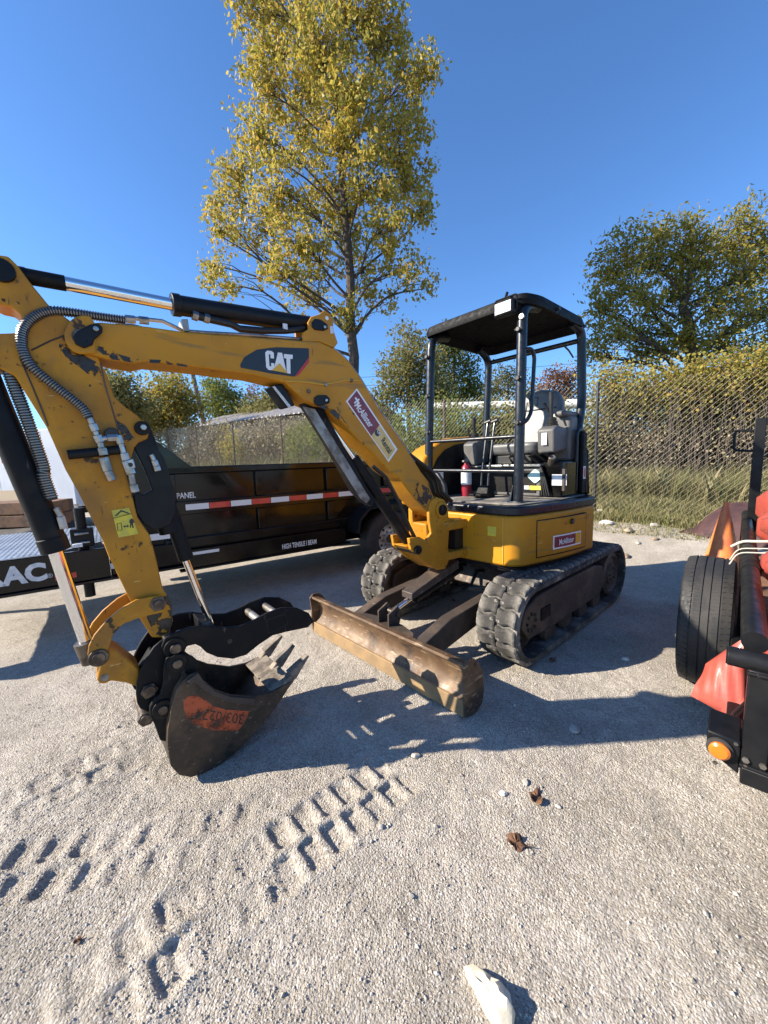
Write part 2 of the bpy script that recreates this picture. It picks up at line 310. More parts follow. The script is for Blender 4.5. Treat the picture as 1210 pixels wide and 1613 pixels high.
def spaced(lo, hi, step, far):
    core = np.arange(lo, hi, step); out = [hi]; s_ = step
    while out[-1] < far: s_ = min(s_ * 1.13, 40); out.append(out[-1] + s_)
    neg = [lo]; s_ = step
    while neg[-1] > -far: s_ = min(s_ * 1.13, 40); neg.append(neg[-1] - s_)
    return np.concatenate([np.array(neg[1:][::-1]), core, np.array(out)])
gx = spaced(-1.7, 1.5, .0085, 420); gy = spaced(.62, 2.75, .0085, 420)
GX, GY = np.meshgrid(gx, gy); GZ = terrain(GX, GY) + print_height(GX, GY)
nx_, ny_ = len(gx), len(gy); idx = np.arange(nx_ * ny_).reshape(ny_, nx_)
F_ = np.stack([idx[:-1, :-1].ravel(), idx[:-1, 1:].ravel(), idx[1:, 1:].ravel(), idx[1:, :-1].ravel()], 1)
# gravel material: pale crushed stone on the lot, soil and grass tones past the fence
gm = bpy.data.materials.new('gravel_ground'); gm.use_nodes = True; t = gm.node_tree; N = t.nodes; K = t.links; b = N['Principled BSDF']; MATS['gravel_ground'] = gm
tc = N.new('ShaderNodeTexCoord')
def nz(scale, det=5, rough=.6):
    n = N.new('ShaderNodeTexNoise'); n.inputs['Scale'].default_value = scale; n.inputs['Detail'].default_value = det; n.inputs['Roughness'].default_value = rough; K.new(tc.outputs['Object'], n.inputs['Vector']); return n.outputs[0]
def mr(v, a, c_, lo=0.0, hi=1.0):
    r = N.new('ShaderNodeMapRange'); r.inputs['From Min'].default_value = a; r.inputs['From Max'].default_value = c_; r.inputs['To Min'].default_value = lo; r.inputs['To Max'].default_value = hi; K.new(v, r.inputs['Value']); return r.outputs[0]
def mx(f, a, c_):
    x = N.new('ShaderNodeMix'); x.data_type = 'RGBA'; K.new(f, x.inputs[0])
    for s_, q in ((6, a), (7, c_)):
        if isinstance(q, tuple): x.inputs[s_].default_value = (*q, 1)
        else: K.new(q, x.inputs[s_])
    return x.outputs[2]
vo = N.new('ShaderNodeTexVoronoi'); vo.inputs['Scale'].default_value = 135; K.new(tc.outputs['Object'], vo.inputs['Vector'])
vo2 = N.new('ShaderNodeTexVoronoi'); vo2.inputs['Scale'].default_value = 210; K.new(tc.outputs['Object'], vo2.inputs['Vector'])
sepc = N.new('ShaderNodeSeparateColor'); K.new(vo.outputs['Color'], sepc.inputs[0])
c1 = mx(mr(nz(1.3), .35, .65), (0.415, 0.368, 0.307), (0.493, 0.442, 0.379))
c2 = mx(mr(nz(9), .42, .7), c1, (0.352, 0.310, 0.252))
c3 = mx(mr(sepc.outputs[0], .5, 1.0, 0, .9), c2, (0.562, 0.522, 0.467))
c4 = mx(mr(sepc.outputs[1], .66, 1.0, 0, .85), c3, (0.265, 0.231, 0.187))
c5 = mx(mr(nz(.35, 3), .56, .72, 0, .5), c4, (0.511, 0.469, 0.412))
sx = N.new('ShaderNodeSeparateXYZ'); K.new(tc.outputs['Object'], sx.inputs[0])
def mth(op, a, bb):
    m_ = N.new('ShaderNodeMath'); m_.operation = op
    for k_, q in ((0, a), (1, bb)):
        if isinstance(q, (int, float)): m_.inputs[k_].default_value = q
        else: K.new(q, m_.inputs[k_])
    return m_.outputs[0]
dist = mth('ADD', mth('MULTIPLY', mth('SUBTRACT', sx.outputs[0], float(FP0[0])), float(FNOR[0])), mth('MULTIPLY', mth('SUBTRACT', sx.outputs[1], float(FP0[1])), float(FNOR[1])))
dist = mth('ADD', dist, mth('MULTIPLY', mth('SUBTRACT', nz(1.1, 4), .5), 1.6))
soil = mx(mr(nz(2.0), .4, .6), (.20, .165, .10), (.13, .12, .055))
c6 = mx(mr(dist, -.5, .25), c5, soil)
K.new(c6, b.inputs['Base Color']); b.inputs['Roughness'].default_value = .95; b.inputs['Specular IOR Level'].default_value = .2
hgt = mth('ADD', mth('MULTIPLY', vo.outputs['Distance'], -.009), mth('ADD', mth('MULTIPLY', vo2.outputs['Distance'], -.004), mth('ADD', mth('MULTIPLY', nz(85, 7, .8), .010), mth('MULTIPLY', nz(140, 3, .7), .004))))
patch_ = mr(nz(1.7, 4), .40, .62, .5, 1.15)
hgt = mth('MULTIPLY', hgt, patch_)
bp = N.new('ShaderNodeBump'); bp.inputs['Strength'].default_value = 1.0; bp.inputs['Distance'].default_value = 1.0; K.new(hgt, bp.inputs['Height']); K.new(bp.outputs[0], b.inputs['Normal'])
ground = fast_mesh('ground', np.stack([GX.ravel(), GY.ravel(), GZ.ravel()], 1), F_, 'gravel_ground', smooth=True); tag(ground, kind='structure')
# loose gravel: tens of thousands of angular stones lying on the lot
def stones(n, xr, yr, rlo, rhi, seed, power=2.2):
    g = np.random.default_rng(seed)
    # more stones close to the camera
    yy = yr[0] + (yr[1] - yr[0]) * g.random(n) ** 1.7; hw = np.clip(yy * 1.15 + .25, .7, xr); xx = (g.random(n) * 2 - 1) * hw
    keep = vnoise(xx * 2.1, yy * 2.1, 31) + .6 * vnoise(xx * 6, yy * 6, 32) > g.random(n) * .7 - .55
    xx, yy = xx[keep], yy[keep]; n = len(xx)
    rr = rlo + (rhi - rlo) * g.random(n) ** power
    base = np.array([(1, 0, 0), (-1, 0, 0), (0, 1, 0), (0, -1, 0), (0, 0, 1), (0, 0, -1)], float)
    f = np.array([(0, 2, 4), (2, 1, 4), (1, 3, 4), (3, 0, 4), (2, 0, 5), (1, 2, 5), (3, 1, 5), (0, 3, 5)])
    V = base[None] * (1 + .45 * (g.random((n, 6, 1)) - .5)) + .35 * (g.random((n, 6, 3)) - .5)
    a = g.random(n) * 6.283; ca, sa = np.cos(a), np.sin(a)
    Vx = V[:, :, 0] * ca[:, None] - V[:, :, 1] * sa[:, None]; Vy = V[:, :, 0] * sa[:, None] + V[:, :, 1] * ca[:, None]
    z0 = terrain(xx, yy) + print_height(xx, yy)
    P = np.stack([Vx * rr[:, None] + xx[:, None], Vy * rr[:, None] + yy[:, None], V[:, :, 2] * rr[:, None] * .75 + (z0 + rr * .25)[:, None]], 2)
    return P.reshape(-1, 3), (f[None] + 6 * np.arange(n)[:, None, None]).reshape(-1, 3)
material('gravel_stone', (0.352, 0.330, 0.293), .9, island=[(0.405, 0.363, 0.311), (0.484, 0.442, 0.385), (0.344, 0.301, 0.247), (0.562, 0.522, 0.467), (0.442, 0.398, 0.338), (0.274, 0.240, 0.197), (0.468, 0.424, 0.366)], bump=(300, .3, .002), spec=.25)
Pv, Pf = stones(60000, 4.2, (.62, 4.6), .0016, .0046, 21)
P2, F2 = stones(1400, 4.2, (.62, 5.2), .0035, .009, 22, 3.6); Pf = np.concatenate([Pf, F2 + len(Pv)]); Pv = np.concatenate([Pv, P2])
gravel = fast_mesh('loose_gravel', Pv, Pf, 'gravel_stone'); tag(gravel, 'loose pale crushed stone gravel scattered over the lot', 'gravel', kind='stuff')
# ------------------------------------------------------------------ chain link fence
fence = empty('chain_link_fence', (FP0[0], FP0[1], float(terrain(FP0[0], FP0[1]))), 0, 'long rusty chain link fence with thin posts behind the excavator', 'fence')
fb = float(terrain(FP0[0], FP0[1]))
def fpt(i, z, off=0.0):                                           # point on the fence, in the fence's own space
    p = fence_xy(i) + FNOR * off - FP0; return (p[0], p[1], z + float(fence_base(i)) - fb)
FH = 2.25
for i in range(-2, 9):
    black = i in (-1, 0, 4)
    tilt = random.uniform(-.01, .01)
    MB().tube([fpt(i, -.3), fpt(i + tilt, FH + .03)], .030 if not black else .026, 10).build('post', 'post_black' if black else 'post_rust', fence)
# the wire mesh: every diagonal strand is a real wire
V = []; F = []; pitch = .082; i0, i1 = -2.0, 8.0; L0, L1 = i0 * 3.05, i1 * 3.05; r = .0019
def strand(pts):
    o = len(V)
    for p in pts:
        for k in range(3):
            a = k * 2.094; V.append((p[0] + FNOR[0] * r * math.cos(a) + FDIR[0] * r * math.sin(a) * .7, p[1] + FNOR[1] * r * math.cos(a) + FDIR[1] * r * math.sin(a) * .7, p[2] + r * math.sin(a) * .7))
    for q in range(len(pts) - 1):
        for k in range(3): F.append((o + q * 3 + k, o + q * 3 + (k + 1) % 3, o + q * 3 + 3 + (k + 1) % 3, o + q * 3 + 3 + k))
SL = 1.0
nst = int((L1 - L0 + FH) / pitch)
for k in range(nst):
    for sgn in (1, -1):
        s0 = L0 + k * pitch if sgn < 0 else L0 - FH / SL + k * pitch
        pts = []
        for q in range(7):
            z = FH * q / 6; s_ = s0 + sgn * z / SL if sgn > 0 else s0 - z / SL + 0
            if not (L0 <= s_ <= L1): continue
            wob = .012 * math.sin(s_ * 1.7) + .02 * math.sin(s_ * .53 + z)
            pts.append(fpt(s_ / 3.05, z + .012 * math.sin(s_ * 2.1), -.035 + wob + (.002 * sgn)))
        if len(pts) > 1: strand(pts)
wm = fast_mesh('wire_mesh', V, F, 'galvanised', fence); tag(wm, kind='stuff')
# ------------------------------------------------------------------ things far behind the fence
pipe = empty('pipe', (*at_y(670, 645, 12.5)[:2], 0), 0, 'long white horizontal pipe on stands behind the chain link fence', 'pipe')
pa = np.array(at_y(683, 641, 12.8)); pb = np.array(at_y(1012, 634, 10.6)); po = np.array(pipe.location)
MB().tube([pa - po, pb - po], .135, 20).build('pipe_body', 'pipe_white', pipe)
MB().tube([pa - po + (-.22, .0, .02), pa - po + (-.02, 0, 0)], [.05, .12], 16).build('end_cap', 'pipe_white', pipe)
for k in (.08, .5, .92):
    q = pa + (pb - pa) * k; gzq = float(terrain(q[0], q[1]))
    MB().box(q[0] - po[0] - .06, q[0] - po[0] + .06, q[1] - po[1] - .06, q[1] - po[1] + .06, gzq - .2, q[2] - .12).build('stand', 'post_black', pipe)
# long low shed with a ribbed roof
sa = at_y(340, 668, 24.5); sb = at_y(472, 660, 21.0)
dS = np.array(sb - sa)[:2]; LS = np.linalg.norm(dS); dS /= LS; nS = np.array([-dS[1], dS[0]])
shed = empty('shed', (sa[0], sa[1], float(terrain(sa[0], sa[1]))), math.atan2(dS[1], dS[0]), 'long low shed with pale ribbed metal roof beyond the fence', 'shed')
zs = sa[2] - shed.location.z
MB().box(-3, LS + 2.5, 0, 7, -.5, zs + .0).build('wall', 'brick_dark', shed)
rf = MB()
rf.add([(-3.2, -.4, zs - .05), (LS + 2.7, -.4, zs - .05), (LS + 2.7, 3.0, zs + 1.0), (-3.2, 3.0, zs + 1.0), (LS + 2.7, 7.4, zs - .05), (-3.2, 7.4, zs - .05)], [(0, 1, 2, 3), (3, 2, 4, 5)])
roof = rf.build('roof', 'roof_metal', shed)
nr = int((LS + 5.6) / .34)
for k in range(nr):
    x = -3 + k * .34
    MB().prism([(x, -.42, zs - .06), (x + .10, -.42, zs - .06), (x + .10, -.42, zs + .0), (x, -.42, zs + .0)], [(x, 3.0, zs + .99), (x + .10, 3.0, zs + .99), (x + .10, 3.0, zs + 1.05), (x, 3.0, zs + 1.05)]).build('roof_rib', 'roof_metal', roof, smooth=False)
# leaning utility pole
pt = at_y(303, 588, 26); pbm = at_y(325, 685, 26); dv = (pt - pbm); top = pbm + dv * 1.45; gzp = float(terrain(pbm[0], pbm[1]))
upole = empty('utility_pole', (pbm[0], pbm[1], gzp), 0, 'leaning grey wooden utility pole behind the fence at left', 'pole')
bo = np.array(upole.location)
foot = pbm + dv * ((gzp - .4 - pbm[2]) / dv[2])
MB().tube([foot - bo, top - bo], [.20, .13], 12).build('shaft', 'pole_wood', upole)
# two power lines
for k, (ya, yb) in enumerate([((598, 588), (1250, 548)), ((560, 560), (1260, 520))]):
    A_ = at_y(560, ya[0] if k == 0 else 585, 30); B_ = at_y(1200, yb[1] + 10, 30); pts = []
    for q in range(13):
        s_ = q / 12; p = A_ + (B_ - A_) * (s_ * 1.5 - .25); p[2] -= .8 * (1 - (2 * s_ - 1) ** 2); pts.append(p)
    tag(MB().tube(pts, .014, 5).build('power_line', 'wire_dark'), ['thin black power line, lower of two, behind the canopy', 'thin black power line, upper of two, crossing behind the canopy'][k], 'cable', 'power lines behind the fence')
# ------------------------------------------------------------------ trees and shrubs
def quads_leaves(C, size, g, droop=.25, asp=.62):
    n = len(C); d = g.normal(size=(n, 3)); d[:, 2] -= droop * 2; d /= np.linalg.norm(d, axis=1)[:, None]
    e = g.normal(size=(n, 3)); e -= (e * d).sum(1)[:, None] * d; e /= np.linalg.norm(e, axis=1)[:, None]
    nn = np.cross(d, e); s = size * (.45 + 1.0 * g.random(n) ** 1.3)[:, None]
    P = np.stack([C - d * s * .5, C + e * s * asp * .5 + nn * s * .10, C + d * s * .5, C - e * s * asp * .5 + nn * s * .10], 1)
    return P.reshape(-1, 3), np.arange(4 * n, dtype=np.int32).reshape(-1, 4)
def limb_path(a, b, g, wob, n=6):
    a = np.array(a, float); b = np.array(b, float); L_ = np.linalg.norm(b - a); pts = []
    o1 = g.normal(size=3) * wob * L_; o2 = g.normal(size=3) * wob * L_
    for k in range(n + 1):
        s_ = k / n; pts.append(a * (1 - s_) + b * s_ + o1 * math.sin(math.pi * s_) * .5 + o2 * math.sin(2 * math.pi * s_) * .3 + np.array([0, 0, .10 * L_ * math.sin(math.pi * s_)]))
    return pts
def grow(name, label, cat, base, trunk, lumps, leafm, barkm, leaf, nleaf, seed, r0=.25, group=None, clump=.32, twigs=1.0, droop=.25, asp=.62, trunk_name='trunk', crown_name='crown'):
    """base: ground point; trunk: list of points; lumps: (centre, (rx, ry, rz), weight)."""
    g = np.random.default_rng(seed); base = np.array(base, float)
    root = empty(name, tuple(base), 0, label, cat, group)
    wood = MB(); T = [np.array(p, float) - base for p in trunk]; k = len(T)
    fine = []
    for i in range(k - 1):
        for q in range(3): fine.append(T[i] + (T[i + 1] - T[i]) * q / 3 + g.normal(size=3) * r0 * .12 * (1 if i + q else 0))
    fine.append(T[-1]); rad = [r0 * (1.25 if i == 0 else (1 - .82 * i / (len(fine) - 1))) for i in range(len(fine))]
    wood.tube(fine, rad, 10)
    fine = np.array(fine); C = []; tot = sum(l[2] for l in lumps)
    for (c_, rr, wt) in lumps:
        c_ = np.array(c_, float) - base; rr = np.array(rr, float)
        # branch from the trunk point a little below the lump
        dz = fine[:, 2] - (c_[2] - .55 * np.hypot(*(c_[:2] - fine[:, :2].mean(0)) ) - .3)
        j = int(np.argmin(np.abs(dz) + .25 * np.hypot(fine[:, 0] - c_[0], fine[:, 1] - c_[1]))); st = fine[j]
        lp = limb_path(st, c_, g, .09, 7); br = max(.014, rad[j] * .33)
        wood.tube(lp, [br * (1 - .75 * q / 7) for q in range(8)], 7)
        n_l = int(nleaf * wt / tot); n_c = max(4, int(n_l / 34))
        # twig ends: biased to the shell so that the crown has depth and gaps
        dirs = g.normal(size=(n_c, 3)); dirs /= np.linalg.norm(dirs, axis=1)[:, None]; rad_ = g.random(n_c) ** .55
        ends = c_ + dirs * rad_[:, None] * rr
        for e in ends[:max(3, int(len(ends) * twigs))]:
            s_ = np.array(lp[g.integers(3, 8)]); tw = limb_path(s_, e, g, .12, 4); wood.tube(tw, [br * .28 + .004, br * .2 + .004, br * .14 + .003, .006, .004], 4, caps=False)
        cnt = g.poisson(n_l / n_c, n_c)
        for e, m_ in zip(ends, cnt): C.append(e + g.normal(size=(m_, 3)) * clump * np.array([1, 1, .85]))
    wood.build(trunk_name, barkm, root, fix=False)
    C = np.concatenate(C); V, F = quads_leaves(C, leaf, g, droop, asp)
    fast_mesh(crown_name, V, F, leafm, root)
    return root
def gpt(px, y):                                                     # ground point seen in direction px at distance y
    p = at_y(px, 700, y); return np.array([p[0], p[1], float(terrain(p[0], p[1])) - .05])
def lump(px, py, rx, ry, y, dy=0.0, wt=1.0, deep=1.0):
    c_ = at_y(px, py, y + dy); k = (y + dy) / FPX; return (c_, (rx * k, rx * k * deep, ry * k), wt * rx * ry / 2500)
# the tall golden tree
Y0 = 15.0; B0 = gpt(556, Y0)
tl = [(545, 20, 62, 60, 0), (470, 15, 60, 55, .8), (400, 10, 52, 40, -.6), (505, 75, 62, 60, -.9), (430, 75, 52, 50, .5), (590, 60, 45, 55, .6), (630, 70, 22, 52, .2), (672, 105, 32, 42, -.3),
      (648, 150, 38, 45, .5), (415, 150, 50, 46, -.4), (485, 150, 62, 52, .9), (560, 150, 62, 55, -1.0), (620, 205, 48, 50, .6), (545, 225, 60, 52, -.7), (470, 225, 58, 48, .9), (405, 215, 42, 42, -.6),
      (380, 265, 40, 34, .3), (440, 300, 58, 46, -.8), (515, 300, 58, 48, .8), (590, 285, 50, 48, -.7), (650, 285, 40, 42, .6), (665, 335, 28, 32, -.4), (360, 310, 44, 36, .6), (345, 370, 36, 34, -.5),
      (410, 365, 55, 42, .8), (480, 380, 55, 45, -.9), (550, 370, 55, 46, .8), (615, 360, 46, 40, -.6), (500, 440, 52, 38, .8), (440, 430, 48, 34, -.7), (575, 430, 45, 36, .4), (640, 420, 42, 30, -.5), (670, 455, 26, 18, .3),
      (335, 420, 30, 24, .5), (350, 455, 40, 24, -.4), (540, 490, 40, 24, -.5), (480, 480, 40, 22, .6), (600, 480, 38, 22, .6), (520, -30, 80, 40, 0), (430, -25, 55, 30, .3), (595, 5, 40, 40, -.2), (505, 190, 80, 70, .2), (530, 110, 80, 70, .1), (470, 340, 85, 70, .1), (560, 330, 80, 70, .3), (630, 240, 55, 60, .2)]
lumps = [lump(x, y, rx * .86, ry * .86, Y0, d * 1.5, (1.15 if y > 360 or x < 345 else 1.35) if rx < 70 else .30) for x, y, rx, ry, d in tl]
trunk = [B0, at_y(556, 560, Y0), at_y(553, 470, Y0), at_y(548, 380, Y0), at_y(540, 280, Y0), at_y(532, 170, Y0), at_y(528, 60, Y0), at_y(525, -30, Y0)]
grow('autumn_tree', 'very tall tree with golden and green autumn leaves behind the boom', 'tree', B0, trunk, lumps, 'leaf_gold', 'bark', .150, 42000, 5, r0=.22, clump=.165, twigs=.6, droop=.45)
# the broad olive tree at right
Y1 = 17.0; B1 = gpt(1110, Y1)
tl = [(1180, 345, 24, 34, 0), (1160, 385, 45, 34, .6), (1090, 380, 42, 32, -.5), (1040, 375, 40, 30, .6), (985, 400, 38, 34, -.4), (1030, 420, 50, 36, .3), (1100, 425, 52, 36, .8), (1170, 435, 48, 36, -.6),
      (960, 440, 30, 30, .6), (1000, 465, 48, 30, -.5), (1065, 470, 50, 32, .7), (1135, 480, 52, 32, -.7), (1195, 500, 40, 36, .5), (945, 490, 24, 34, .2), (960, 530, 34, 30, -.4), (1020, 525, 48, 30, .6), (1090, 530, 46, 28, -.4), (1150, 540, 48, 28, .5), (940, 560, 20, 26, 0), (1215, 400, 40, 50, .3), (1010, 560, 45, 20, .2), (1200, 555, 42, 24, -.2)]
lumps = [lump(x, y, rx, ry, Y1, d) for x, y, rx, ry, d in tl]
grow('spreading_tree', 'broad olive green tree with dark limbs above the fence at right', 'tree', B1, [B1, at_y(1100, 590, Y1), at_y(1085, 540, Y1), at_y(1078, 480, Y1), at_y(1090, 420, Y1)], lumps, 'leaf_olive', 'bark', .19, 23000, 9, r0=.42, clump=.22, twigs=.6, asp=.42)
# middle distance trees behind the fence
def bush_tree(name, label, px, ybase, y, blobs, leafm, barkm, leaf, nleaf, seed, r0=.16, group='trees in the distance behind the fence', cat='tree', clump=.3, twigs=.5):
    Bq = gpt(px, y); x0, y0 = blobs[0][0], min(bb[1] for bb in blobs)
    lm = [lump(*bb[:4], y, ((i * 37) % 7 - 3) * .25) for i, bb in enumerate(blobs)]
    mid = at_y((px + x0) / 2, (ybase + y0) / 2, y)
    return grow(name, label, cat, Bq, [Bq, mid, at_y(x0, y0 + 12, y)], lm, leafm, barkm, leaf, nleaf, seed, r0=r0, group=group, clump=clump, twigs=twigs)
bush_tree('leafy_tree', 'grey green leafy tree seen between the boom and the canopy post', 645, 660, 20, [(640, 565, 26, 32), (622, 600, 30, 28), (662, 598, 30, 32), (652, 540, 20, 20), (604, 628, 28, 20), (668, 632, 40, 20), (636, 522, 11, 14), (680, 565, 20, 26), (690, 620, 24, 26), (612, 580, 14, 14)], 'leaf_dull', 'bark_pale', .15, 9500, 21)
bush_tree('leafy_tree', 'olive leafy tree seen through the open cab beside the left canopy post', 715, 660, 22, [(715, 548, 26, 26), (738, 582, 20, 26), (702, 588, 26, 32), (728, 622, 34, 24), (694, 628, 28, 22), (748, 612, 14, 24), (736, 536, 12, 12), (695, 555, 18, 20), (712, 525, 10, 12), (760, 632, 18, 14)], 'leaf_green', 'bark_pale', .15, 9500, 22)
bush_tree('leafy_tree', 'rusty brown leafed tree seen through the rear of the cab', 880, 655, 26, [(872, 592, 17, 15), (892, 606, 20, 20), (855, 616, 22, 16), (880, 630, 34, 16), (903, 590, 10, 14)], 'leaf_rust', 'bark', .15, 4600, 23)
bush_tree('leafy_tree', 'bare pale twiggy tree in the gap between the rear canopy posts', 800, 655, 24, [(800, 590, 22, 26), (785, 615, 26, 24), (820, 620, 26, 22), (765, 628, 22, 18), (840, 632, 22, 16)], 'leaf_dull', 'bark_pale', .15, 3600, 24, twigs=1.0)
bush_tree('leafy_tree', 'dense green tree behind the bend of the stick, leftmost in the row', 190, 690, 19, [(188, 610, 30, 28), (175, 640, 34, 30), (215, 640, 30, 24), (200, 665, 40, 24), (160, 600, 22, 22), (150, 650, 30, 30)], 'leaf_dull', 'bark', .17, 8000, 25)
bush_tree('leafy_tree', 'golden leafed thicket tree directly left of the leaning utility pole', 265, 700, 22, [(262, 620, 38, 26), (290, 640, 32, 30), (240, 650, 34, 26), (270, 665, 45, 20), (235, 680, 30, 18), (225, 655, 26, 22), (275, 595, 18, 14)], 'leaf_vine', 'bark', .17, 11000, 26)
bush_tree('leafy_tree', 'bright green tree directly right of the leaning utility pole', 350, 690, 30, [(348, 615, 26, 22), (372, 640, 22, 22), (335, 640, 26, 22), (360, 655, 34, 14), (330, 605, 12, 12)], 'leaf_green', 'bark_pale', .2, 6000, 27)
bush_tree('leafy_tree', 'yellow green tree above the end of the shed roof', 430, 690, 27, [(415, 640, 24, 20), (440, 630, 26, 22), (460, 645, 24, 20), (395, 648, 20, 16), (440, 655, 40, 10)], 'leaf_dull', 'bark', .19, 5500, 28)
bush_tree('leafy_tree', 'green tree showing between the boom and its hydraulic cylinder', 520, 690, 18, [(500, 690, 26, 30), (525, 660, 26, 26), (545, 690, 30, 30), (560, 650, 24, 22), (580, 680, 30, 30), (480, 690, 20, 26)], 'leaf_green', 'bark', .16, 7000, 29)
bush_tree('leafy_tree', 'far bare brown tree above the fence beside the shed', 402, 660, 45, [(402, 612, 12, 18), (398, 630, 14, 18), (408, 640, 16, 14)], 'leaf_rust', 'bark', .22, 900, 30, twigs=1.0)
# far woodland that closes the horizon: reads as one mass
g = np.random.default_rng(71); n = 16000; x = g.uniform(-75, 75, n); y = 58 + 8 * g.random(n) + .05 * np.abs(x); top = 3.2 + 2.2 * (vnoise(x * .16, x * 0 + .5, 8) + .5) + 1.4 * vnoise(x * .6, x * 0 + 2.5, 9); zz = terrain(x, y) + top * g.random(n) ** .8
Vw, Fw = quads_leaves(np.stack([x, y, zz], 1), .75, g, .1, .8)
tag(fast_mesh('distant_woodland', Vw, Fw, 'leaf_dull'), 'distant hazy olive woodland along the horizon behind the fence', 'woodland', kind='stuff')
# vine thicket pressing against the fence at right, and scrub behind the rest of it
def thicket(name, label, blobs, y, leafm, leaf, nleaf, seed, group=None):
    g = np.random.default_rng(seed); x0 = np.mean([bb[0] for bb in blobs]); B_ = gpt(x0, y); root = empty(name, tuple(B_), 0, label, 'shrub', group); C = []; wood = MB(); tot = sum(bb[2] * bb[3] for bb in blobs)
    for bb in blobs:
        yy = bb[4] if len(bb) > 4 else y
        c_ = at_y(bb[0], bb[1], yy); k = yy / FPX; n = int(nleaf * bb[2] * bb[3] / tot); rr = np.array([bb[2] * k, .5, bb[3] * k])
        m_ = max(4, n // 22); d = g.normal(size=(m_, 3)); d /= np.linalg.norm(d, axis=1)[:, None]; ends = c_ + d * (g.random(m_) ** .45)[:, None] * rr
        for e in ends[:max(4, m_ // 3)]:
            gq = np.array([e[0] + g.normal() * .2, e[1] + g.normal() * .15, float(terrain(e[0], e[1]))]); wood.tube([p - B_ for p in limb_path(gq, e, g, .12, 4)], [.012, .010, .008, .006, .004], 4, caps=False)
        for e in ends: C.append(e + g.normal(size=(22, 3)) * .17)
    wood.build('stem', 'bark', root, fix=False); C = np.concatenate(C)
    C = C[(C[:, 0] - FP0[0]) * FNOR[0] + (C[:, 1] - FP0[1]) * FNOR[1] > .12]; C = C[C[:, 2] > terrain(C[:, 0], C[:, 1])] - B_
    V, F = quads_leaves(C, leaf, g, .3, .8); fast_mesh('foliage', V, F, leafm, root); return root
thicket('vine_thicket', 'golden vine thicket climbing above the fence at right', [(960, 598, 34, 20, 8.6), (1000, 606, 40, 20, 8.2), (1060, 600, 44, 22, 7.8), (1120, 592, 44, 24, 7.4), (1180, 584, 44, 26, 7.0), (1230, 590, 36, 36, 6.8), (1090, 620, 40, 20, 7.6), (1190, 615, 40, 20, 7.0)], 7.8, 'leaf_vine', .055, 15000, 41)
thicket('scrub', 'olive brambles behind the fence between the golden vines and the dead brush', [(960, 640, 40, 28, 8.9), (1010, 645, 44, 30, 8.5), (1070, 645, 50, 30, 8.1), (1130, 645, 50, 34, 7.7), (1190, 645, 46, 34, 7.3), (1230, 650, 40, 40, 7.0)], 8.1, 'leaf_dull', .06, 20000, 48, 'scrub behind the fence')
thicket('scrub', 'pale green scrub behind the fence at the left of the cab', [(640, 690, 40, 40, 11), (600, 700, 40, 40, 12), (700, 680, 40, 40, 10.5), (670, 720, 50, 40, 10.5), (730, 690, 40, 35, 10.2), (760, 690, 40, 40, 10.4), (690, 650, 60, 25, 12), (800, 690, 40, 40, 10)], 11, 'leaf_green', .085, 12000, 42, 'scrub behind the fence')
thicket('scrub', 'yellow bush behind the fence above the trailer rail', [(352, 690, 20, 22, 15.5), (362, 712, 24, 20, 15.5), (340, 705, 18, 16, 15.5)], 15.5, 'leaf_vine', .10, 1500, 43, 'scrub behind the fence')
thicket('scrub', 'green scrub behind the fence above the trailer at the boom cylinder', [(500, 695, 30, 36, 14), (540, 690, 35, 40, 13.5), (470, 705, 30, 30, 14.5), (580, 690, 30, 40, 13)], 14, 'leaf_green', .08, 8000, 44, 'scrub behind the fence')
thicket('scrub', 'brown dry scrub behind the fence below the shed', [(300, 705, 38, 30, 18.5), (345, 700, 34, 30, 18), (390, 700, 38, 30, 17.5), (430, 697, 38, 34, 17), (470, 695, 34, 34, 16.5), (260, 698, 34, 32, 19), (225, 700, 30, 30, 19.5)], 17.5, 'brush', .10, 22000, 45, 'scrub behind the fence')
thicket('scrub', 'tall brown dead brush behind the fence below the golden vines', [(960, 700, 40, 32, 8.8), (1010, 700, 45, 32, 8.4), (1070, 700, 50, 32, 8.0), (1130, 700, 50, 35, 7.6), (1190, 700, 50, 35, 7.2)], 8.2, 'brush', .055, 18000, 47, 'scrub behind the fence')
thicket('scrub', 'tangled brush behind the fence seen under the seat console', [(780, 670, 40, 30, 10), (830, 670, 40, 30, 9.6), (880, 690, 40, 30, 9.2), (920, 700, 40, 40, 8.8), (850, 650, 50, 16, 10)], 9.4, 'leaf_dull', .07, 10000, 46, 'scrub behind the fence')
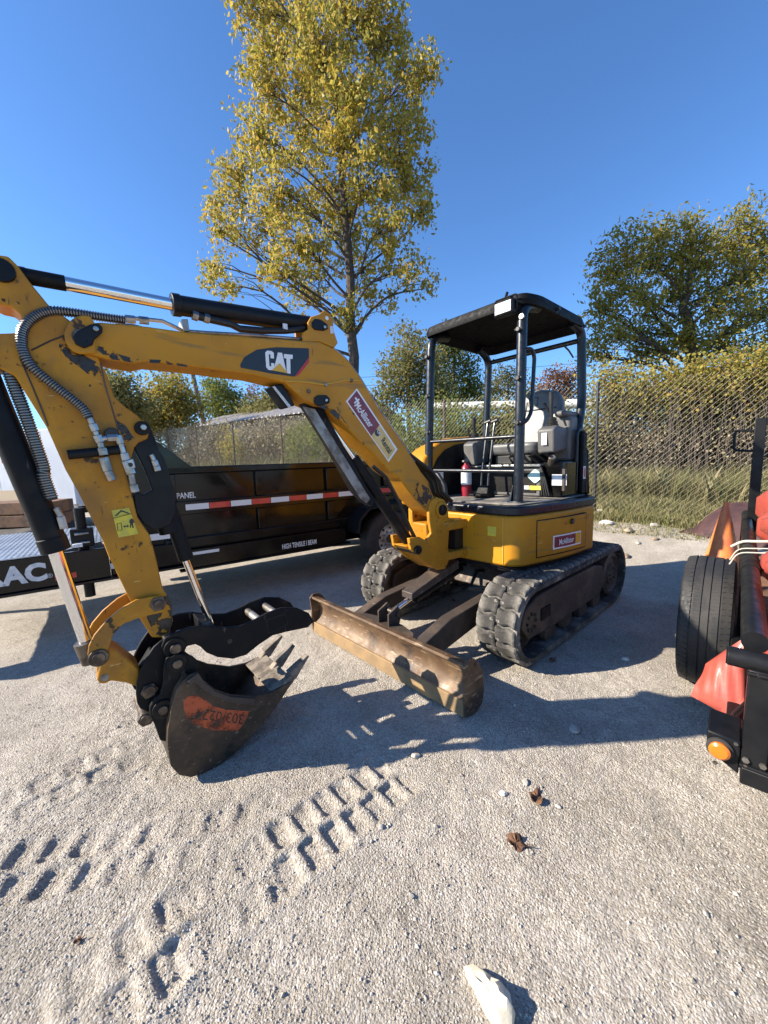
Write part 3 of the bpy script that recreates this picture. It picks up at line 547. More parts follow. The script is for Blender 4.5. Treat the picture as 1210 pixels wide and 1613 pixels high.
# tall dry grass on the bank behind and at the foot of the fence
def grass(n, i_lo, i_hi, d_lo, d_hi, hlo, hhi, seed):
    g = np.random.default_rng(seed); i = i_lo + (i_hi - i_lo) * g.random(n); d = d_lo + (d_hi - d_lo) * g.random(n) ** 1.2
    x = FP0[0] + FSTEP[0] * i + FNOR[0] * d; y = FP0[1] + FSTEP[1] * i + FNOR[1] * d; z = terrain(x, y)
    patch = vnoise(x * 1.6, y * 1.6, 77); keep = patch > -.28; x, y, z, d, patch = x[keep], y[keep], z[keep], d[keep], patch[keep]; n = len(x)
    h = (hlo + (hhi - hlo) * g.random(n)) * (1 + .7 * patch) * smoothstep(-1.0, .6, d).clip(.25, 1); a = g.random(n) * 6.283; lean = g.normal(size=(n, 2)) * .34 * h[:, None]; wd = .003 + .0035 * g.random(n)
    ux, uy = np.cos(a) * wd, np.sin(a) * wd
    P = np.stack([np.stack([x - ux, y - uy, z - .02], 1), np.stack([x + ux, y + uy, z - .02], 1), np.stack([x + ux * .7 + lean[:, 0] * .4, y + uy * .7 + lean[:, 1] * .4, z + h * .6], 1), np.stack([x + lean[:, 0], y + lean[:, 1], z + h], 1), np.stack([x - ux * .7 + lean[:, 0] * .4, y - uy * .7 + lean[:, 1] * .4, z + h * .6], 1)], 1)
    return P.reshape(-1, 3), np.arange(5 * n, dtype=np.int32).reshape(-1, 5)
parts = [grass(60000, -1.6, 1.2, -.25, 1.2, .08, .36, 51), grass(60000, -1.8, 1.3, .9, 3.2, .35, .95, 54), grass(22000, 1.2, 7, -.3, 2.2, .3, 1.0, 52), grass(6000, -1.4, .6, -.8, .1, .06, .22, 53)]
V = np.concatenate([p[0] for p in parts]); off = 0; Fs = []
for p in parts: Fs.append(p[1] + off); off += len(p[0])
tag(fast_mesh('tall_grass', V, np.concatenate(Fs), 'dry_grass'), 'tall dry grass and weeds along the foot of the fence', 'grass', kind='stuff')
# ------------------------------------------------------------------ mini excavator
FWD = np.array([-.748, -.664, 0.]); FWD /= np.linalg.norm(FWD); LEFT = np.array([-FWD[1], FWD[0], 0.]); ORG = np.array([1.082, 3.567, 0.])
SWING = math.radians(2.6); CA, SA = math.cos(SWING), math.sin(SWING)
BL = FWD * SA + LEFT * CA; BD = FWD * CA - LEFT * SA; PIV = ORG + FWD * 1.0
def to_m(P): d = np.asarray(P, float) - ORG; return (float(d @ FWD), float(d @ LEFT), float(d[2]))
def lat(px, py, y):
    d = ray(px, py); k = (y - (CC - ORG) @ LEFT) / (d @ LEFT); return to_m(CC + d * k)
def ons(px, py, s):
    d = ray(px, py); k = (s - (CC - ORG) @ FWD) / (d @ FWD); return to_m(CC + d * k)
def buz(px, py, v):                                                # boom plane coordinates of a photo point on the plane v
    d = ray(px, py); k = (v - (CC - PIV) @ BL) / (d @ BL); P = CC + d * k; return (float((P - PIV) @ BD), float(P[2]))
def bm(u, v, z): return (1.0 + u * CA + v * SA, -u * SA + v * CA, z)
def bp_(px, py, v, vv=None): u, z = buz(px, py, v); return bm(u, v if vv is None else vv, z)
def z1(*p): return [(x / 3.025, 380 + y / 3.025) for x, y in p]
def z2(*p): return [(x / 3.667, 680 + y / 3.667) for x, y in p]
def z3(*p): return [(100 + x / 2.881, 900 + y / 2.881) for x, y in p]
def z4(*p): return [(360 + x / 3.361, 460 + y / 3.361) for x, y in p]
def z5(*p): return [(640 + x / 3.781, 440 + y / 3.781) for x, y in p]
def zb(*p): return [(640 + x / 4.033, 680 + y / 4.033) for x, y in p]
EX = empty('mini_excavator', tuple(ORG), math.atan2(FWD[1], FWD[0]), 'yellow mini excavator with black open canopy, boom, thumb and bucket', 'excavator')
def slab(px, v0, v1, mb=None, trace=None):
    """prism whose near outline is the photo outline on plane v0 and whose far side is on v1"""
    uz = [buz(x, y, v0 if trace is None else trace) for x, y in px]; mb = mb or MB()
    return mb.prism([bm(u, v0, z) for u, z in uz], [bm(u, v1, z) for u, z in uz])
def arc(cx, cy, r, a0, a1, n, ry=None):
    return [(cx + r * math.cos(math.radians(a0 + (a1 - a0) * k / n)), cy + (ry or r) * math.sin(math.radians(a0 + (a1 - a0) * k / n))) for k in range(n + 1)]
def bpin(px, py, v0, v1, r, name, m, parent, trace=None, n=20, bev=.003):
    u, z = buz(px, py, max(v0, v1) if trace is None else trace)
    return MB().cyl(bm(u, v0, z), bm(u, v1, z), r, n=n).build(name, m, parent, bevel=bev)
# ---- undercarriage -------------------------------------------------------------------------
TF, TR_, TRAD, TZ = .80, -.735, .262, .292           # idler / sprocket centres, belt radius
def belt_path(n_arc=18, n_line=12, rad=TRAD):
    P = []
    for k in range(n_line): P.append((TR_ + (TF - TR_) * k / n_line, TZ + rad, 0.0))
    for k in range(n_arc): a = math.pi / 2 - math.pi * k / n_arc; P.append((TF + rad * math.cos(a), TZ + rad * math.sin(a), 0))
    for k in range(n_line): P.append((TF + (TR_ - TF) * k / n_line, TZ - rad, 0))
    for k in range(n_arc): a = -math.pi / 2 - math.pi * k / n_arc; P.append((TR_ + rad * math.cos(a), TZ + rad * math.sin(a), 0))
    return P
per = 2 * (TF - TR_) + 2 * math.pi * TRAD
def on_belt(d, rad=TRAD):
    L1_ = TF - TR_; d = d % per; A1 = math.pi * TRAD
    if d < L1_: return (TR_ + d, TZ + rad), (0.0, 1.0)
    d -= L1_
    if d < A1: a = math.pi / 2 - d / TRAD; return (TF + rad * math.cos(a), TZ + rad * math.sin(a)), (math.cos(a), math.sin(a))
    d -= A1
    if d < L1_: return (TF - d, TZ - rad), (0.0, -1.0)
    d -= L1_; a = -math.pi / 2 - d / TRAD; return (TR_ + rad * math.cos(a), TZ + rad * math.sin(a)), (math.cos(a), math.sin(a))
# one lug mesh for all: local x along belt, y across, z outwards
lm = MB(); prof = [(-.051, 0), (-.047, .015), (-.038, .024), (.036, .025), (.046, .016), (.051, 0)]
ysec = [(-.064, .80, -.010), (-.056, 1.0, -.006), (-.02, 1.0, .007), (.03, 1.0, -.007), (.062, .98, .003), (.072, .75, 0.006)]
Vv = [(x * (.92 if k in (0, 5) else 1) + dx, y, h * sc) for k, (y, sc, dx) in enumerate(ysec) for x, h in prof]; n6 = 6
Ff = [(k * n6 + j, k * n6 + j + 1, (k + 1) * n6 + j + 1, (k + 1) * n6 + j) for k in range(5) for j in range(5)] + [tuple(range(6)), tuple(range(30, 36))[::-1]]
lm.add(Vv, Ff); lug_ob = lm.build('lug', 'track_rubber', None, smooth=True, angle=18); lug_me = lug_ob.data; bpy.data.objects.remove(lug_ob)
for side in (1, -1):
    yc = side * .625; path = belt_path(); n = len(path); mb = MB(); rings = []
    for (s_, z_, _), in zip(path):
        pass
    V = []; F = []
    for k, (s_, z_, _) in enumerate(path):
        # inward normal by centre line
        cx = min(max(s_, TR_), TF); dx, dz = s_ - cx, z_ - TZ; l = math.hypot(dx, dz); dx, dz = dx / l, dz / l
        for (o, yy) in ((0, -.15), (0, .15), (-.035, .15), (-.035, -.15)): V.append((s_ + dx * o, yc + yy, z_ + dz * o))
    for k in range(n):
        k2 = (k + 1) % n
        for j in range(4): F.append((k * 4 + j, k * 4 + (j + 1) % 4, k2 * 4 + (j + 1) % 4, k2 * 4 + j))
    tk = MB().add(V, F).build('track', 'track_rubber', EX, angle=50); tk['label'] = 'dusty worn rubber track'
    nl = 42
    for k in range(nl):
        for half in (0, 1):
            d = per * (k + .5 * half) / nl; (s_, z_), (nx, nz) = on_belt(d, TRAD - .001)
            o = bpy.data.objects.new('lug', lug_me); COL.objects.link(o); o.parent = tk
            zx = Vector((nx, 0, nz)); xx = Vector((nz, 0, -nx)); yy = zx.cross(xx); flip = -1 if half else 1
            o.matrix_local = Matrix(((xx.x * flip, yy.x * flip, zx.x, s_), (xx.y * flip, yy.y * flip, zx.y, yc + (.075 if half else -.075)), (xx.z * flip, yy.z * flip, zx.z, z_), (0, 0, 0, 1)))
    # frame inside the belt
    out = yc + side * .105; inn = yc - side * .10
    fr = [(TF + .02, TZ - .12), (TF + .10, TZ - .02), (TF + .07, TZ + .10), (TF - .10, TZ + .155), (.25, TZ + .165), (-.35, TZ + .16), (TR_ + .22, TZ + .12), (TR_ + .15, TZ - .05), (-.45, TZ - .135), (.5, TZ - .14)]
    MB().prism([(s_, out, z_) for s_, z_ in fr], [(s_, inn, z_) for s_, z_ in fr]).build('track_frame', 'rusty_dark', EX, bevel=.012)
    for (ss, rr, nm) in ((TF, .205, 'idler_wheel'), (TR_, .20, 'drive_sprocket')):
        w_ = .07 if nm[0] == 'i' else .095
        wh = MB().lathe([(.02, 0), (.09, 0), (.10, -.025), (rr - .05, -.03), (rr - .03, 0), (rr, -.01), (rr, -w_ * 1.6)], (ss, out + side * .006 if nm[0] == 'd' else yc + side * .06, TZ), (0, side, 0), 32).build(nm, 'rusty_dark', EX)
        for k in range(8):
            a = k * math.pi / 4; MB().cyl((ss + .06 * math.cos(a), out + side * .006, TZ + .06 * math.sin(a)), (ss + .06 * math.cos(a), out + side * .018, TZ + .06 * math.sin(a)), .011, n=6).build('bolt', 'pin_steel', wh)
    for ss in (-.42, -.12, .18, .48):
        MB().lathe([(.03, 0), (.085, 0), (.085, -.04), (.06, -.05), (.06, -.15), (.085, -.16), (.085, -.20)], (ss, out + side * -.012, .118), (0, side, 0), 20).build('track_roller', 'rusty_dark', EX)
    pl = MB().prism([(.52, out + side * .001, .26), (.66, out + side * .001, .26), (.66, out + side * .001, .345), (.52, out + side * .001, .345)], [(.52, out + side * .008, .26), (.66, out + side * .008, .26), (.66, out + side * .008, .345), (.52, out + side * .008, .345)]).build('access_plate', 'black_dusty', EX)
cf = MB(); cf.prism([(.42, -.50, .30), (.42, .50, .30), (.30, .50, .50), (.30, -.50, .50)], [(-.42, -.50, .30), (-.42, .50, .30), (-.30, .50, .50), (-.30, -.50, .50)])
cf.build('car_body', 'rusty_dark', EX, bevel=.015)
MB().lathe([(.36, 0), (.40, .03), (.40, .10), (.36, .12)], (0, 0, .48), (0, 0, 1), 40).build('slew_ring', 'black_dusty', EX, bevel=.004)
for k, (a_, b_, c_) in enumerate([((.45, .12, .46), (.75, .20, .40), (.62, .42, .42)), ((.40, -.1, .46), (.72, -.05, .38), (.60, -.38, .42))]):
    MB().tube([a_, ((a_[0] + b_[0]) / 2, (a_[1] + b_[1]) / 2, .50), b_, c_], .018, 8).build('hydraulic_hose', 'hose', EX)
# ---- dozer blade ---------------------------------------------------------------------------
def bsec(y0, y1, prof_f, prof_b, name, m, bev=.004, par=None):
    A = [(s_, y0, z_) for s_, z_ in prof_f + prof_b[::-1]]; B = [(s_, y1, z_) for s_, z_ in prof_f + prof_b[::-1]]
    return MB().prism(A, B).build(name, m, par, bevel=bev, angle=30)
pf = [(1.585, .095), (1.555, .13), (1.535, .17), (1.532, .21), (1.545, .255), (1.575, .292), (1.605, .305)]
pb = [(1.560, .085), (1.520, .115), (1.500, .16), (1.497, .21), (1.508, .265), (1.548, .312), (1.600, .322)]
BLADE = bsec(-.765, .765, pf, pb, 'blade', 'blade_steel', .003, EX); BLADE['label'] = 'worn brown steel dozer blade'
bsec(-.765, .765, [(1.605, .012), (1.596, .10)], [(1.580, .012), (1.571, .10)], 'cutting_edge', 'cutting_edge', .004, BLADE)
for sd in (-1, 1):
    y0, y1 = (sd * .768, sd * .784)
    ep = [(1.60, .02), (1.61, .10), (1.605, .20), (1.615, .31), (1.585, .335), (1.535, .335), (1.50, .31), (1.445, .235), (1.43, .10), (1.45, .03), (1.53, .0)]
    MB().prism([(s_, y0, z_) for s_, z_ in ep], [(s_, y1, z_) for s_, z_ in ep]).build('end_plate', 'blade_steel', BLADE, bevel=.003)
    MB().cyl((1.515, sd * .7845, .292), (1.515, sd * .786, .292), .014, n=14).build('lifting_eye', 'hose', BLADE)
    # push arm
    yA = sd * .33; am = [(1.50, .10), (1.50, .245), (1.20, .335), (.45, .40), (.45, .27)]
    MB().prism([(s_, yA - .045, z_) for s_, z_ in am], [(s_, yA + .045, z_) for s_, z_ in am]).build('push_arm', 'rusty_dark', BLADE, bevel=.008)
    gs = [(1.50, .06), (1.50, .20), (1.33, .16), (1.30, .10)]
    MB().prism([(s_, yA + sd * .047, z_) for s_, z_ in gs], [(s_, yA + sd * .06, z_) for s_, z_ in gs]).build('gusset', 'rusty_dark', BLADE, bevel=.003)
# curved rib plate behind the blade, and the lift cylinder under its guard
cp = [(1.50, -.30), (1.44, -.25), (1.40, -.10), (1.40, .10), (1.44, .25), (1.50, .30)]
MB().prism([(s_, y_, .255) for s_, y_ in cp], [(s_, y_, .275) for s_, y_ in cp]).build('rib_plate', 'rusty_dark', BLADE, bevel=.004)
for sd in (-1, 1): MB().prism([(1.49, sd * .045, .24), (1.49, sd * .045, .36), (1.40, sd * .045, .40), (1.36, sd * .045, .34), (1.40, sd * .045, .24)], [(1.49, sd * .06, .24), (1.49, sd * .06, .36), (1.40, sd * .06, .40), (1.36, sd * .06, .34), (1.40, sd * .06, .24)]).build('cylinder_lug', 'rusty_dark', BLADE, bevel=.003)
MB().cyl((1.405, -.075, .345), (1.405, .075, .345), .022).build('pin', 'pin_steel', BLADE)
MB().cyl((1.40, 0, .345), (1.10, 0, .42), .020).build('lift_rod', 'chrome', BLADE)
MB().prism([(1.25, -.055, .40), (1.25, .055, .40), (1.25, .055, .45), (1.25, -.055, .45)], [(.72, -.075, .53), (.72, .075, .53), (.72, .075, .60), (.72, -.075, .60)]).build('cylinder_guard', 'rusty_dark', BLADE, bevel=.006)
MB().cyl((1.18, 0, .385), (.62, 0, .50), .042).build('lift_cylinder', 'black_dusty', BLADE)
# ---- revolving house -----------------------------------------------------------------------
def round_poly(P, rads, n=6):
    out = []; k = len(P)
    for i in range(k):
        p = Vector(P[i]); a = (Vector(P[i - 1]) - p); b_ = (Vector(P[(i + 1) % k]) - p); r_ = min(rads[i] if isinstance(rads, (list, tuple)) else rads, a.length * .48, b_.length * .48)
        if r_ < 1e-4: out.append(tuple(p)); continue
        a.normalize(); b_.normalize()
        p0, p2 = p + a * r_, p + b_ * r_
        for q in range(n + 1):
            s_ = q / n; out.append(tuple(p0 * (1 - s_) ** 2 + p * 2 * s_ * (1 - s_) + p2 * s_ ** 2))
    return out
tail = [(.775 * math.cos(math.radians(a)), .775 * math.sin(math.radians(a))) for a in range(112, 249, 8)]
plan = [(.70, -.56), (.70, .56), (.18, .685)] + tail + [(.18, -.685)]
hp = round_poly(plan, [.13, .13, .2] + [.02] * len(tail) + [.2], 6)
def plan_slab(poly, z0, z1_, name, m, parent, bev=.006, scale=1.0):
    return MB().prism([(x * scale, y * scale, z0) for x, y in poly], [(x * scale, y * scale, z1_) for x, y in poly]).build(name, m, parent, bevel=bev, angle=40)
HOUSE = plan_slab(hp, .61, .985, 'house_body', 'yellow_paint', EX, .018)
plan_slab(hp, .565, .61, 'belly_plate', 'black_dusty', HOUSE, .004, .95)
plan_slab(hp, .986, 1.055, 'floor_rim', 'post_paint', EX, .014, 1.006)
fp = round_poly([(.62, -.52), (.62, .52), (.1, .62), (-.45, .60), (-.45, -.60), (.1, -.62)], .08, 4)
plan_slab(fp, 1.056, 1.064, 'floor_mat', 'floor_mat', EX, .002)
# lower front step with dirt, tool door on the left side
def side_y(s_): return .685 + (.56 - .685) * (s_ - .18) / (.70 - .18) if s_ > .18 else .685 + .045 * math.sin(min(1, (.18 - s_) / .45) * math.pi / 2) if s_ > -.28 else math.sqrt(max(0, .775 ** 2 - s_ ** 2))
def side_panel(s0, s1, z0, z1_, off, thick, name, m, parent, n=6, rise=0.0, bev=.003):
    A = [(s0 + (s1 - s0) * k / n) for k in range(n + 1)]
    lo = [(s_, side_y(s_) + off, z0 + rise * (s_ - s0)) for s_ in A]; hi = [(s_, side_y(s_) + off, z1_ + rise * (s_ - s0)) for s_ in A[::-1]]
    f = lo + hi; bk = [(x, y - thick, z) for x, y, z in f]
    return MB().prism(f, bk).build(name, m, parent, bevel=bev)
door = side_panel(.49, -.10, .665, .935, .006, .02, 'tool_door', 'yellow_paint', HOUSE)
for nm, (a0, a1, b0, b1) in {'door_seam': (.497, -.107, .657, .664), 'door_seam.001': (.497, -.107, .936, .943), 'door_seam.002': (.498, .491, .657, .943), 'door_seam.003': (-.101, -.108, .657, .943)}.items():
    side_panel(a0, a1, b0, b1, .003, .02, 'door_seam', 'black_dusty', HOUSE, bev=0)
kx = .11; MB().cyl((kx, side_y(kx) + .006, .895), (kx - .0, side_y(kx) + .020, .895), .022).build('door_lock', 'hose', HOUSE, bevel=.003)
MB().cyl((kx + .075, side_y(kx + .075) + .006, .885), (kx + .075, side_y(kx + .075) + .011, .885), .008).build('key_hole', 'dull_steel', HOUSE)
# dealer sticker on the door
dw = side_panel(.325, -.02, .70, .805, .009, .003, 'sticker', 'decal_white', HOUSE, bev=0)
side_panel(.315, .06, .712, .795, .0105, .002, 'sticker_field', 'decal_maroon', HOUSE, bev=0); side_panel(.06, -.012, .712, .795, .0105, .002, 'sticker_field', 'decal_yellow', HOUSE, bev=0)
fit_text('McAllister', (.27, side_y(.27) + .0150, .728), (-.18, side_y(.09) - side_y(.27), .004), (0, 0, .045), 'decal_white', HOUSE, bold=.015)
# panel seam near the front corner
MB().box(.704, .708, .06, .60, .61, .615).build('front_seam', 'black_dusty', HOUSE)
MB().box(.7005, .7035, .33, .40, .83, .90).build('front_label', 'label_yellow', HOUSE)
for sd in (1,): MB().box(.66, .702, .455, .46, .63, .97).build('panel_joint', 'yellow_edge', HOUSE)
# ---- swing post and boom foot bracket --------------------------------------------------------
SP = MB()
for z0, z1_ in ((.64, .70), (.87, .94)):
    pl_ = [(.60, .15), (.88, .13), (.97, .09), (1.01, 0), (.97, -.09), (.88, -.13), (.60, -.15)]
    SP.prism([(x, y, z0) for x, y in pl_], [(x, y, z1_) for x, y in pl_])
SP.build('swing_frame', 'yellow_worn', EX, bevel=.012)
MB().cyl((.93, 0, .60), (.93, 0, .965), .05).build('swing_pin', 'pin_steel', EX)
MB().box(.62, .80, -.10, .10, .701, .869).build('swing_recess', 'hose', EX)
br = z4()  # bracket cheeks: traced outline of the swing casting's left cheek
chk = [(x, y) for x, y in [(689, 783), (700, 787), (706, 800), (707, 815), (722, 822), (722, 832), (708, 836), (706, 862), (709, 880), (702, 896), (690, 898), (668, 884), (648, 866), (645, 848), (662, 846), (672, 852), (680, 840), (677, 820), (676, 800), (680, 788)]]
POST = slab(chk, .105, .075).build('swing_post', 'yellow_worn', EX, bevel=.006)
slab(chk, -.075, -.105, trace=.105).build('cheek', 'yellow_worn', POST, bevel=.006)
slab([(676, 826), (706, 820), (706, 884), (694, 892), (682, 884), (678, 850)], .074, -.074, trace=.105).build('casting', 'yellow_worn', POST, bevel=.012)
slab([(645, 862), (664, 858), (700, 892), (688, 897)], .074, -.074, trace=.105).build('toe_plate', 'yellow_worn', POST, bevel=.008)
bpin(695, 803, .130, -.130, .040, 'boom_foot_pin', 'black_dusty', POST, trace=.105); bpin(695, 803, .118, .106, .062, 'pin_boss', 'yellow_worn', POST, trace=.105)
bpin(657, 866, .125, -.125, .032, 'cylinder_foot_pin', 'black_dusty', POST, trace=.105)
# ---- boom ------------------------------------------------------------------------------------
bo_top = z1((440, 388), (480, 385), (700, 405), (890, 432)) + [(400, 531)] + z4((480, 262), (560, 298), (640, 366), (700, 456), (800, 625), (900, 765), (960, 855), (1010, 935), (1060, 1022), (1085, 1080))
bo_foot = [(690, 785), (697, 795), (697, 808), (690, 816), (680, 814)]
bo_bot = z4((1040, 1150), (985, 1095), (930, 1020), (905, 985), (850, 945), (770, 855), (700, 795), (620, 705), (560, 640), (525, 605), (470, 600), (400, 570), (300, 478)) + [(440, 600), (400, 590), (304, 577), (251, 571), (232, 569), (212, 573), (172, 566), (139, 557)]
bo_nose = z1((330, 510), (312, 470), (310, 430), (330, 400), (380, 386))
BOOM = slab(bo_top + bo_foot + bo_bot + bo_nose, .088, -.088).build('boom', 'yellow_paint', EX, bevel=.007)
# proud edge bead along the top, nose boss and pin lock plates
def bstrip(pts, v, r, name, m, parent, n=6, vv=None): return MB().tube([bp_(x, y, v, vv) for x, y in pts], r, n).build(name, m, parent)
slab(arc(*z1((400, 445))[0], 31, 100, 290, 14) + [(150, 509), (152, 556)], .100, .0885).build('nose_boss', 'yellow_worn', BOOM, bevel=.006)
slab(arc(*z1((400, 445))[0], 31, 100, 290, 14) + [(150, 509), (152, 556)], -.0885, -.100, trace=.1).build('nose_boss', 'yellow_worn', BOOM, bevel=.006)
slab(z1((345, 455), (365, 430), (430, 395), (470, 390), (490, 410), (488, 435), (450, 470), (440, 495), (400, 510), (360, 490)), .109, .1005).build('pin_lock_plate', 'black_paint', BOOM, bevel=.004)
bpin(*z1((458, 415))[0], .109, .120, .010, 'bolt', 'steel', BOOM); bpin(*z1((395, 460))[0], .107, -.107, .034, 'elbow_pin', 'pin_steel', BOOM, trace=.1)
slab(z1((440, 500), (520, 560), (640, 580), (760, 580), (900, 600), (900, 592), (760, 565), (640, 560), (540, 530), (470, 480)), .0892, .0884).build('grease_smear', 'grease', BOOM)
slab(z4((1000, 1000), (1060, 1040), (1080, 1085), (1040, 1140), (980, 1080)), .0892, .0884).build('grease_smear', 'grease', BOOM)
slab(z4((470, 600), (540, 600), (600, 660), (640, 720), (600, 690), (540, 640)), .0892, .0884).build('grease_smear', 'grease', BOOM)
# cylinder bracket on the boom's back
slab(z4((395, 262), (395, 215), (425, 195), (422, 160), (440, 130), (480, 118), (510, 95), (545, 118), (555, 165), (560, 210), (580, 270), (560, 296), (480, 262)), .085, .068).build('cylinder_bracket', 'yellow_paint', BOOM, bevel=.004)
slab(z4((395, 262), (395, 215), (425, 195), (422, 160), (440, 130), (480, 118), (510, 95), (545, 118), (555, 165), (560, 210), (580, 270), (560, 296), (480, 262)), -.068, -.085, trace=.085).build('cylinder_bracket', 'yellow_paint', BOOM, bevel=.004)
slab(z4((442, 160), (460, 140), (490, 145), (525, 170), (528, 195), (505, 205), (460, 200), (443, 185)), .093, .0855).build('pin_lock_plate', 'black_paint', BOOM, bevel=.004)
bpin(*z4((513, 184))[0], .093, .103, .009, 'bolt', 'steel', BOOM); bpin(*z4((522, 138))[0], .0855, .0868, .011, 'lifting_eye', 'decal_white', BOOM)
slab(z4((538, 180), (555, 180), (558, 218), (540, 220)), .0868, .0855).build('barcode_tag', 'label_white', BOOM)
# lower bracket for the boom cylinder
slab(z4((455, 560), (475, 545), (520, 545), (540, 565), (535, 590), (500, 600), (470, 602), (455, 590)), .097, .0885).build('pin_lock_plate', 'black_paint', BOOM, bevel=.004)
bpin(*z4((521, 572))[0], .097, .107, .009, 'bolt', 'steel', BOOM)
for q in ((520, 490), (428, 525), (655, 468)): bpin(*z4(q)[0], .0885, .100, .011, 'grease_fitting', 'dull_steel', BOOM, n=8)
MB().tube([bp_(*p, .093) for p in z4((300, 470), (420, 478), (500, 490), (560, 480), (620, 465), (700, 470))], .004, 6).build('weld_seam', 'yellow_edge', BOOM)
# underslung work lamp
slab(z4((228, 495), (290, 480), (355, 600), (315, 612)), .05, -.06).build('lamp_housing', 'black_paint', BOOM, bevel=.008)
slab(z4((232, 502), (243, 498), (330, 606), (316, 611)), .051, .054, trace=.05).build('lamp_lens', 'lamp_lens', BOOM)
# emblem decal
slab(z4((62, 385), (85, 345), (150, 305), (250, 292), (425, 298), (427, 345), (350, 448), (230, 432), (66, 400)), .0900, .0885).build('emblem_plate', 'decal_black', BOOM)
slab(z4((427, 345), (427, 372), (372, 440), (350, 448)), .0912, .0903).build('emblem_stripe', 'decal_red', BOOM)
def btext(body, p0, p1, ptop, v, m, bold=.0, parent=None, name='lettering', shear=0.0):
    a = np.array(bp_(*p0, v)); b_ = np.array(bp_(*p1, v)); c_ = np.array(bp_(*ptop, v)); return fit_text(body, a, b_ - a, c_ - a, m, parent or BOOM, name, bold, shear=shear)
# blocky C A T letters
def blk(pts, nm='letter', m='decal_white', v=.0915): return slab(z4(*pts), v, v - .0012).build(nm, m, BOOM)
blk([(195, 320), (205, 310), (228, 312), (240, 322), (241, 352), (223, 350), (222, 330), (213, 329), (217, 392), (227, 394), (226, 375), (243, 378), (243, 400), (232, 414), (212, 412), (200, 398)])
blk([(262, 320), (284, 322), (306, 420), (288, 418), (284, 400), (262, 396), (256, 412), (240, 410)])
blk([(294, 328), (340, 332), (340, 354), (327, 354), (329, 432), (309, 430), (307, 352), (294, 350)])
slab(z4((271, 376), (315, 430), (230, 414)), .0932, .0918).build('triangle', 'decal_yellow', BOOM)
# dealer sticker down the boom
slab(z4((680, 510), (895, 832), (848, 900), (622, 578)), .0900, .0885).build('sticker', 'decal_white', BOOM)
slab(z4((679, 522), (800, 703), (757, 762), (632, 580)), .0912, .0903).build('sticker_field', 'decal_maroon', BOOM); slab(z4((800, 703), (884, 832), (846, 888), (757, 762)), .0912, .0903).build('sticker_field', 'decal_cream', BOOM)
btext('McAllister', *z4((664, 602), (746, 722), (690, 580)), .0918, 'decal_white', .02); btext('Rental', *z4((806, 790), (848, 858), (826, 768)), .0918, 'decal_black', .02)
bpin(*z4((789, 746))[0], .0928, .0914, .021, 'round_emblem', 'decal_black', BOOM, bev=0); btext('CAT', *z4((784, 738), (802, 766), (794, 728)), .0934, 'decal_white', .03)
slab(z4((668, 560), (676, 556), (696, 590), (688, 596)), .0920, .0914).build('dealer_mark', 'decal_white', BOOM); slab(z4((664, 585), (690, 563), (695, 570), (669, 592)), .0926, .0922).build('dealer_mark', 'decal_white', BOOM)
# steel lines along the boom top
for k, v in enumerate((.055, .015)):
    top_l = z1((595, 356), (690, 362), (780, 372), (830, 395), (880, 420)) if k == 0 else z1((560, 378), (640, 380), (760, 412), (880, 424))
    pts = top_l + [(330, 522), (400, 526), (498, 534), (524, 543), (548, 563), (568, 589), (600, 641), (648, 712)]
    MB().tube([bp_(x, y - 1, .088, v) for x, y in pts], .0085, 8).build('hydraulic_line', 'steel', BOOM)
slab(z1((866, 370), (896, 370), (905, 428), (875, 428)), .075, .0).build('line_clamp', 'dull_steel', BOOM, bevel=.003)
for p in z1((625, 358), (690, 364)): 
    u, zz = buz(*p, .088); MB().cyl(bm(u - .018, .055, zz), bm(u + .018, .055, zz - .003), .016, n=6).build('hose_coupling', 'steel', BOOM)
# arm cylinder on top of the boom
def bcyl(p0, p1, r0, name, m, parent, v=0.0, r1=None, n=22, bev=0.0): return MB().cyl(bp_(*p0, v), bp_(*p1, v), r0, r1, n).build(name, m, parent, bevel=bev)
AC = bcyl((274, 480), (490, 512), .044, 'arm_cylinder', 'black_paint', EX, v=0.0, bev=.004)
bcyl((270, 479.5), (284, 481.5), .049, 'gland', 'black_paint', AC, bev=.004)
bcyl((100, 446), (276, 480.5), .026, 'rod', 'chrome', AC, n=32); bcyl((40, 435), (103, 446.5), .0285, 'rod_sleeve', 'black_dusty', AC); bcyl((-6, 428), (42, 436), .032, 'rod_eye', 'black_dusty', AC)
MB().tube([bp_(x, y, .03) for x, y in z1((930, 355), (1000, 372), (1100, 395))] + [bp_(x, y, .03) for x, y in z4((60, 195), (180, 205), (300, 205), (400, 195))], .017, 10).build('cylinder_hose', 'hose', AC)
for p in z1((930, 356), (985, 368)): u, zz = buz(*p, .03); MB().cyl(bm(u + .012, .03, zz + .002), bm(u - .012, .03, zz - .002), .021, n=6).build('hose_coupling', 'steel', AC)
u, zz = buz(*z4((300, 182))[0], .048); MB().box(1 + u - .012, 1 + u + .012, .0 - u * SA + .040, .0 - u * SA + .050, zz - .014, zz + .014).build('clip', 'label_white', AC)
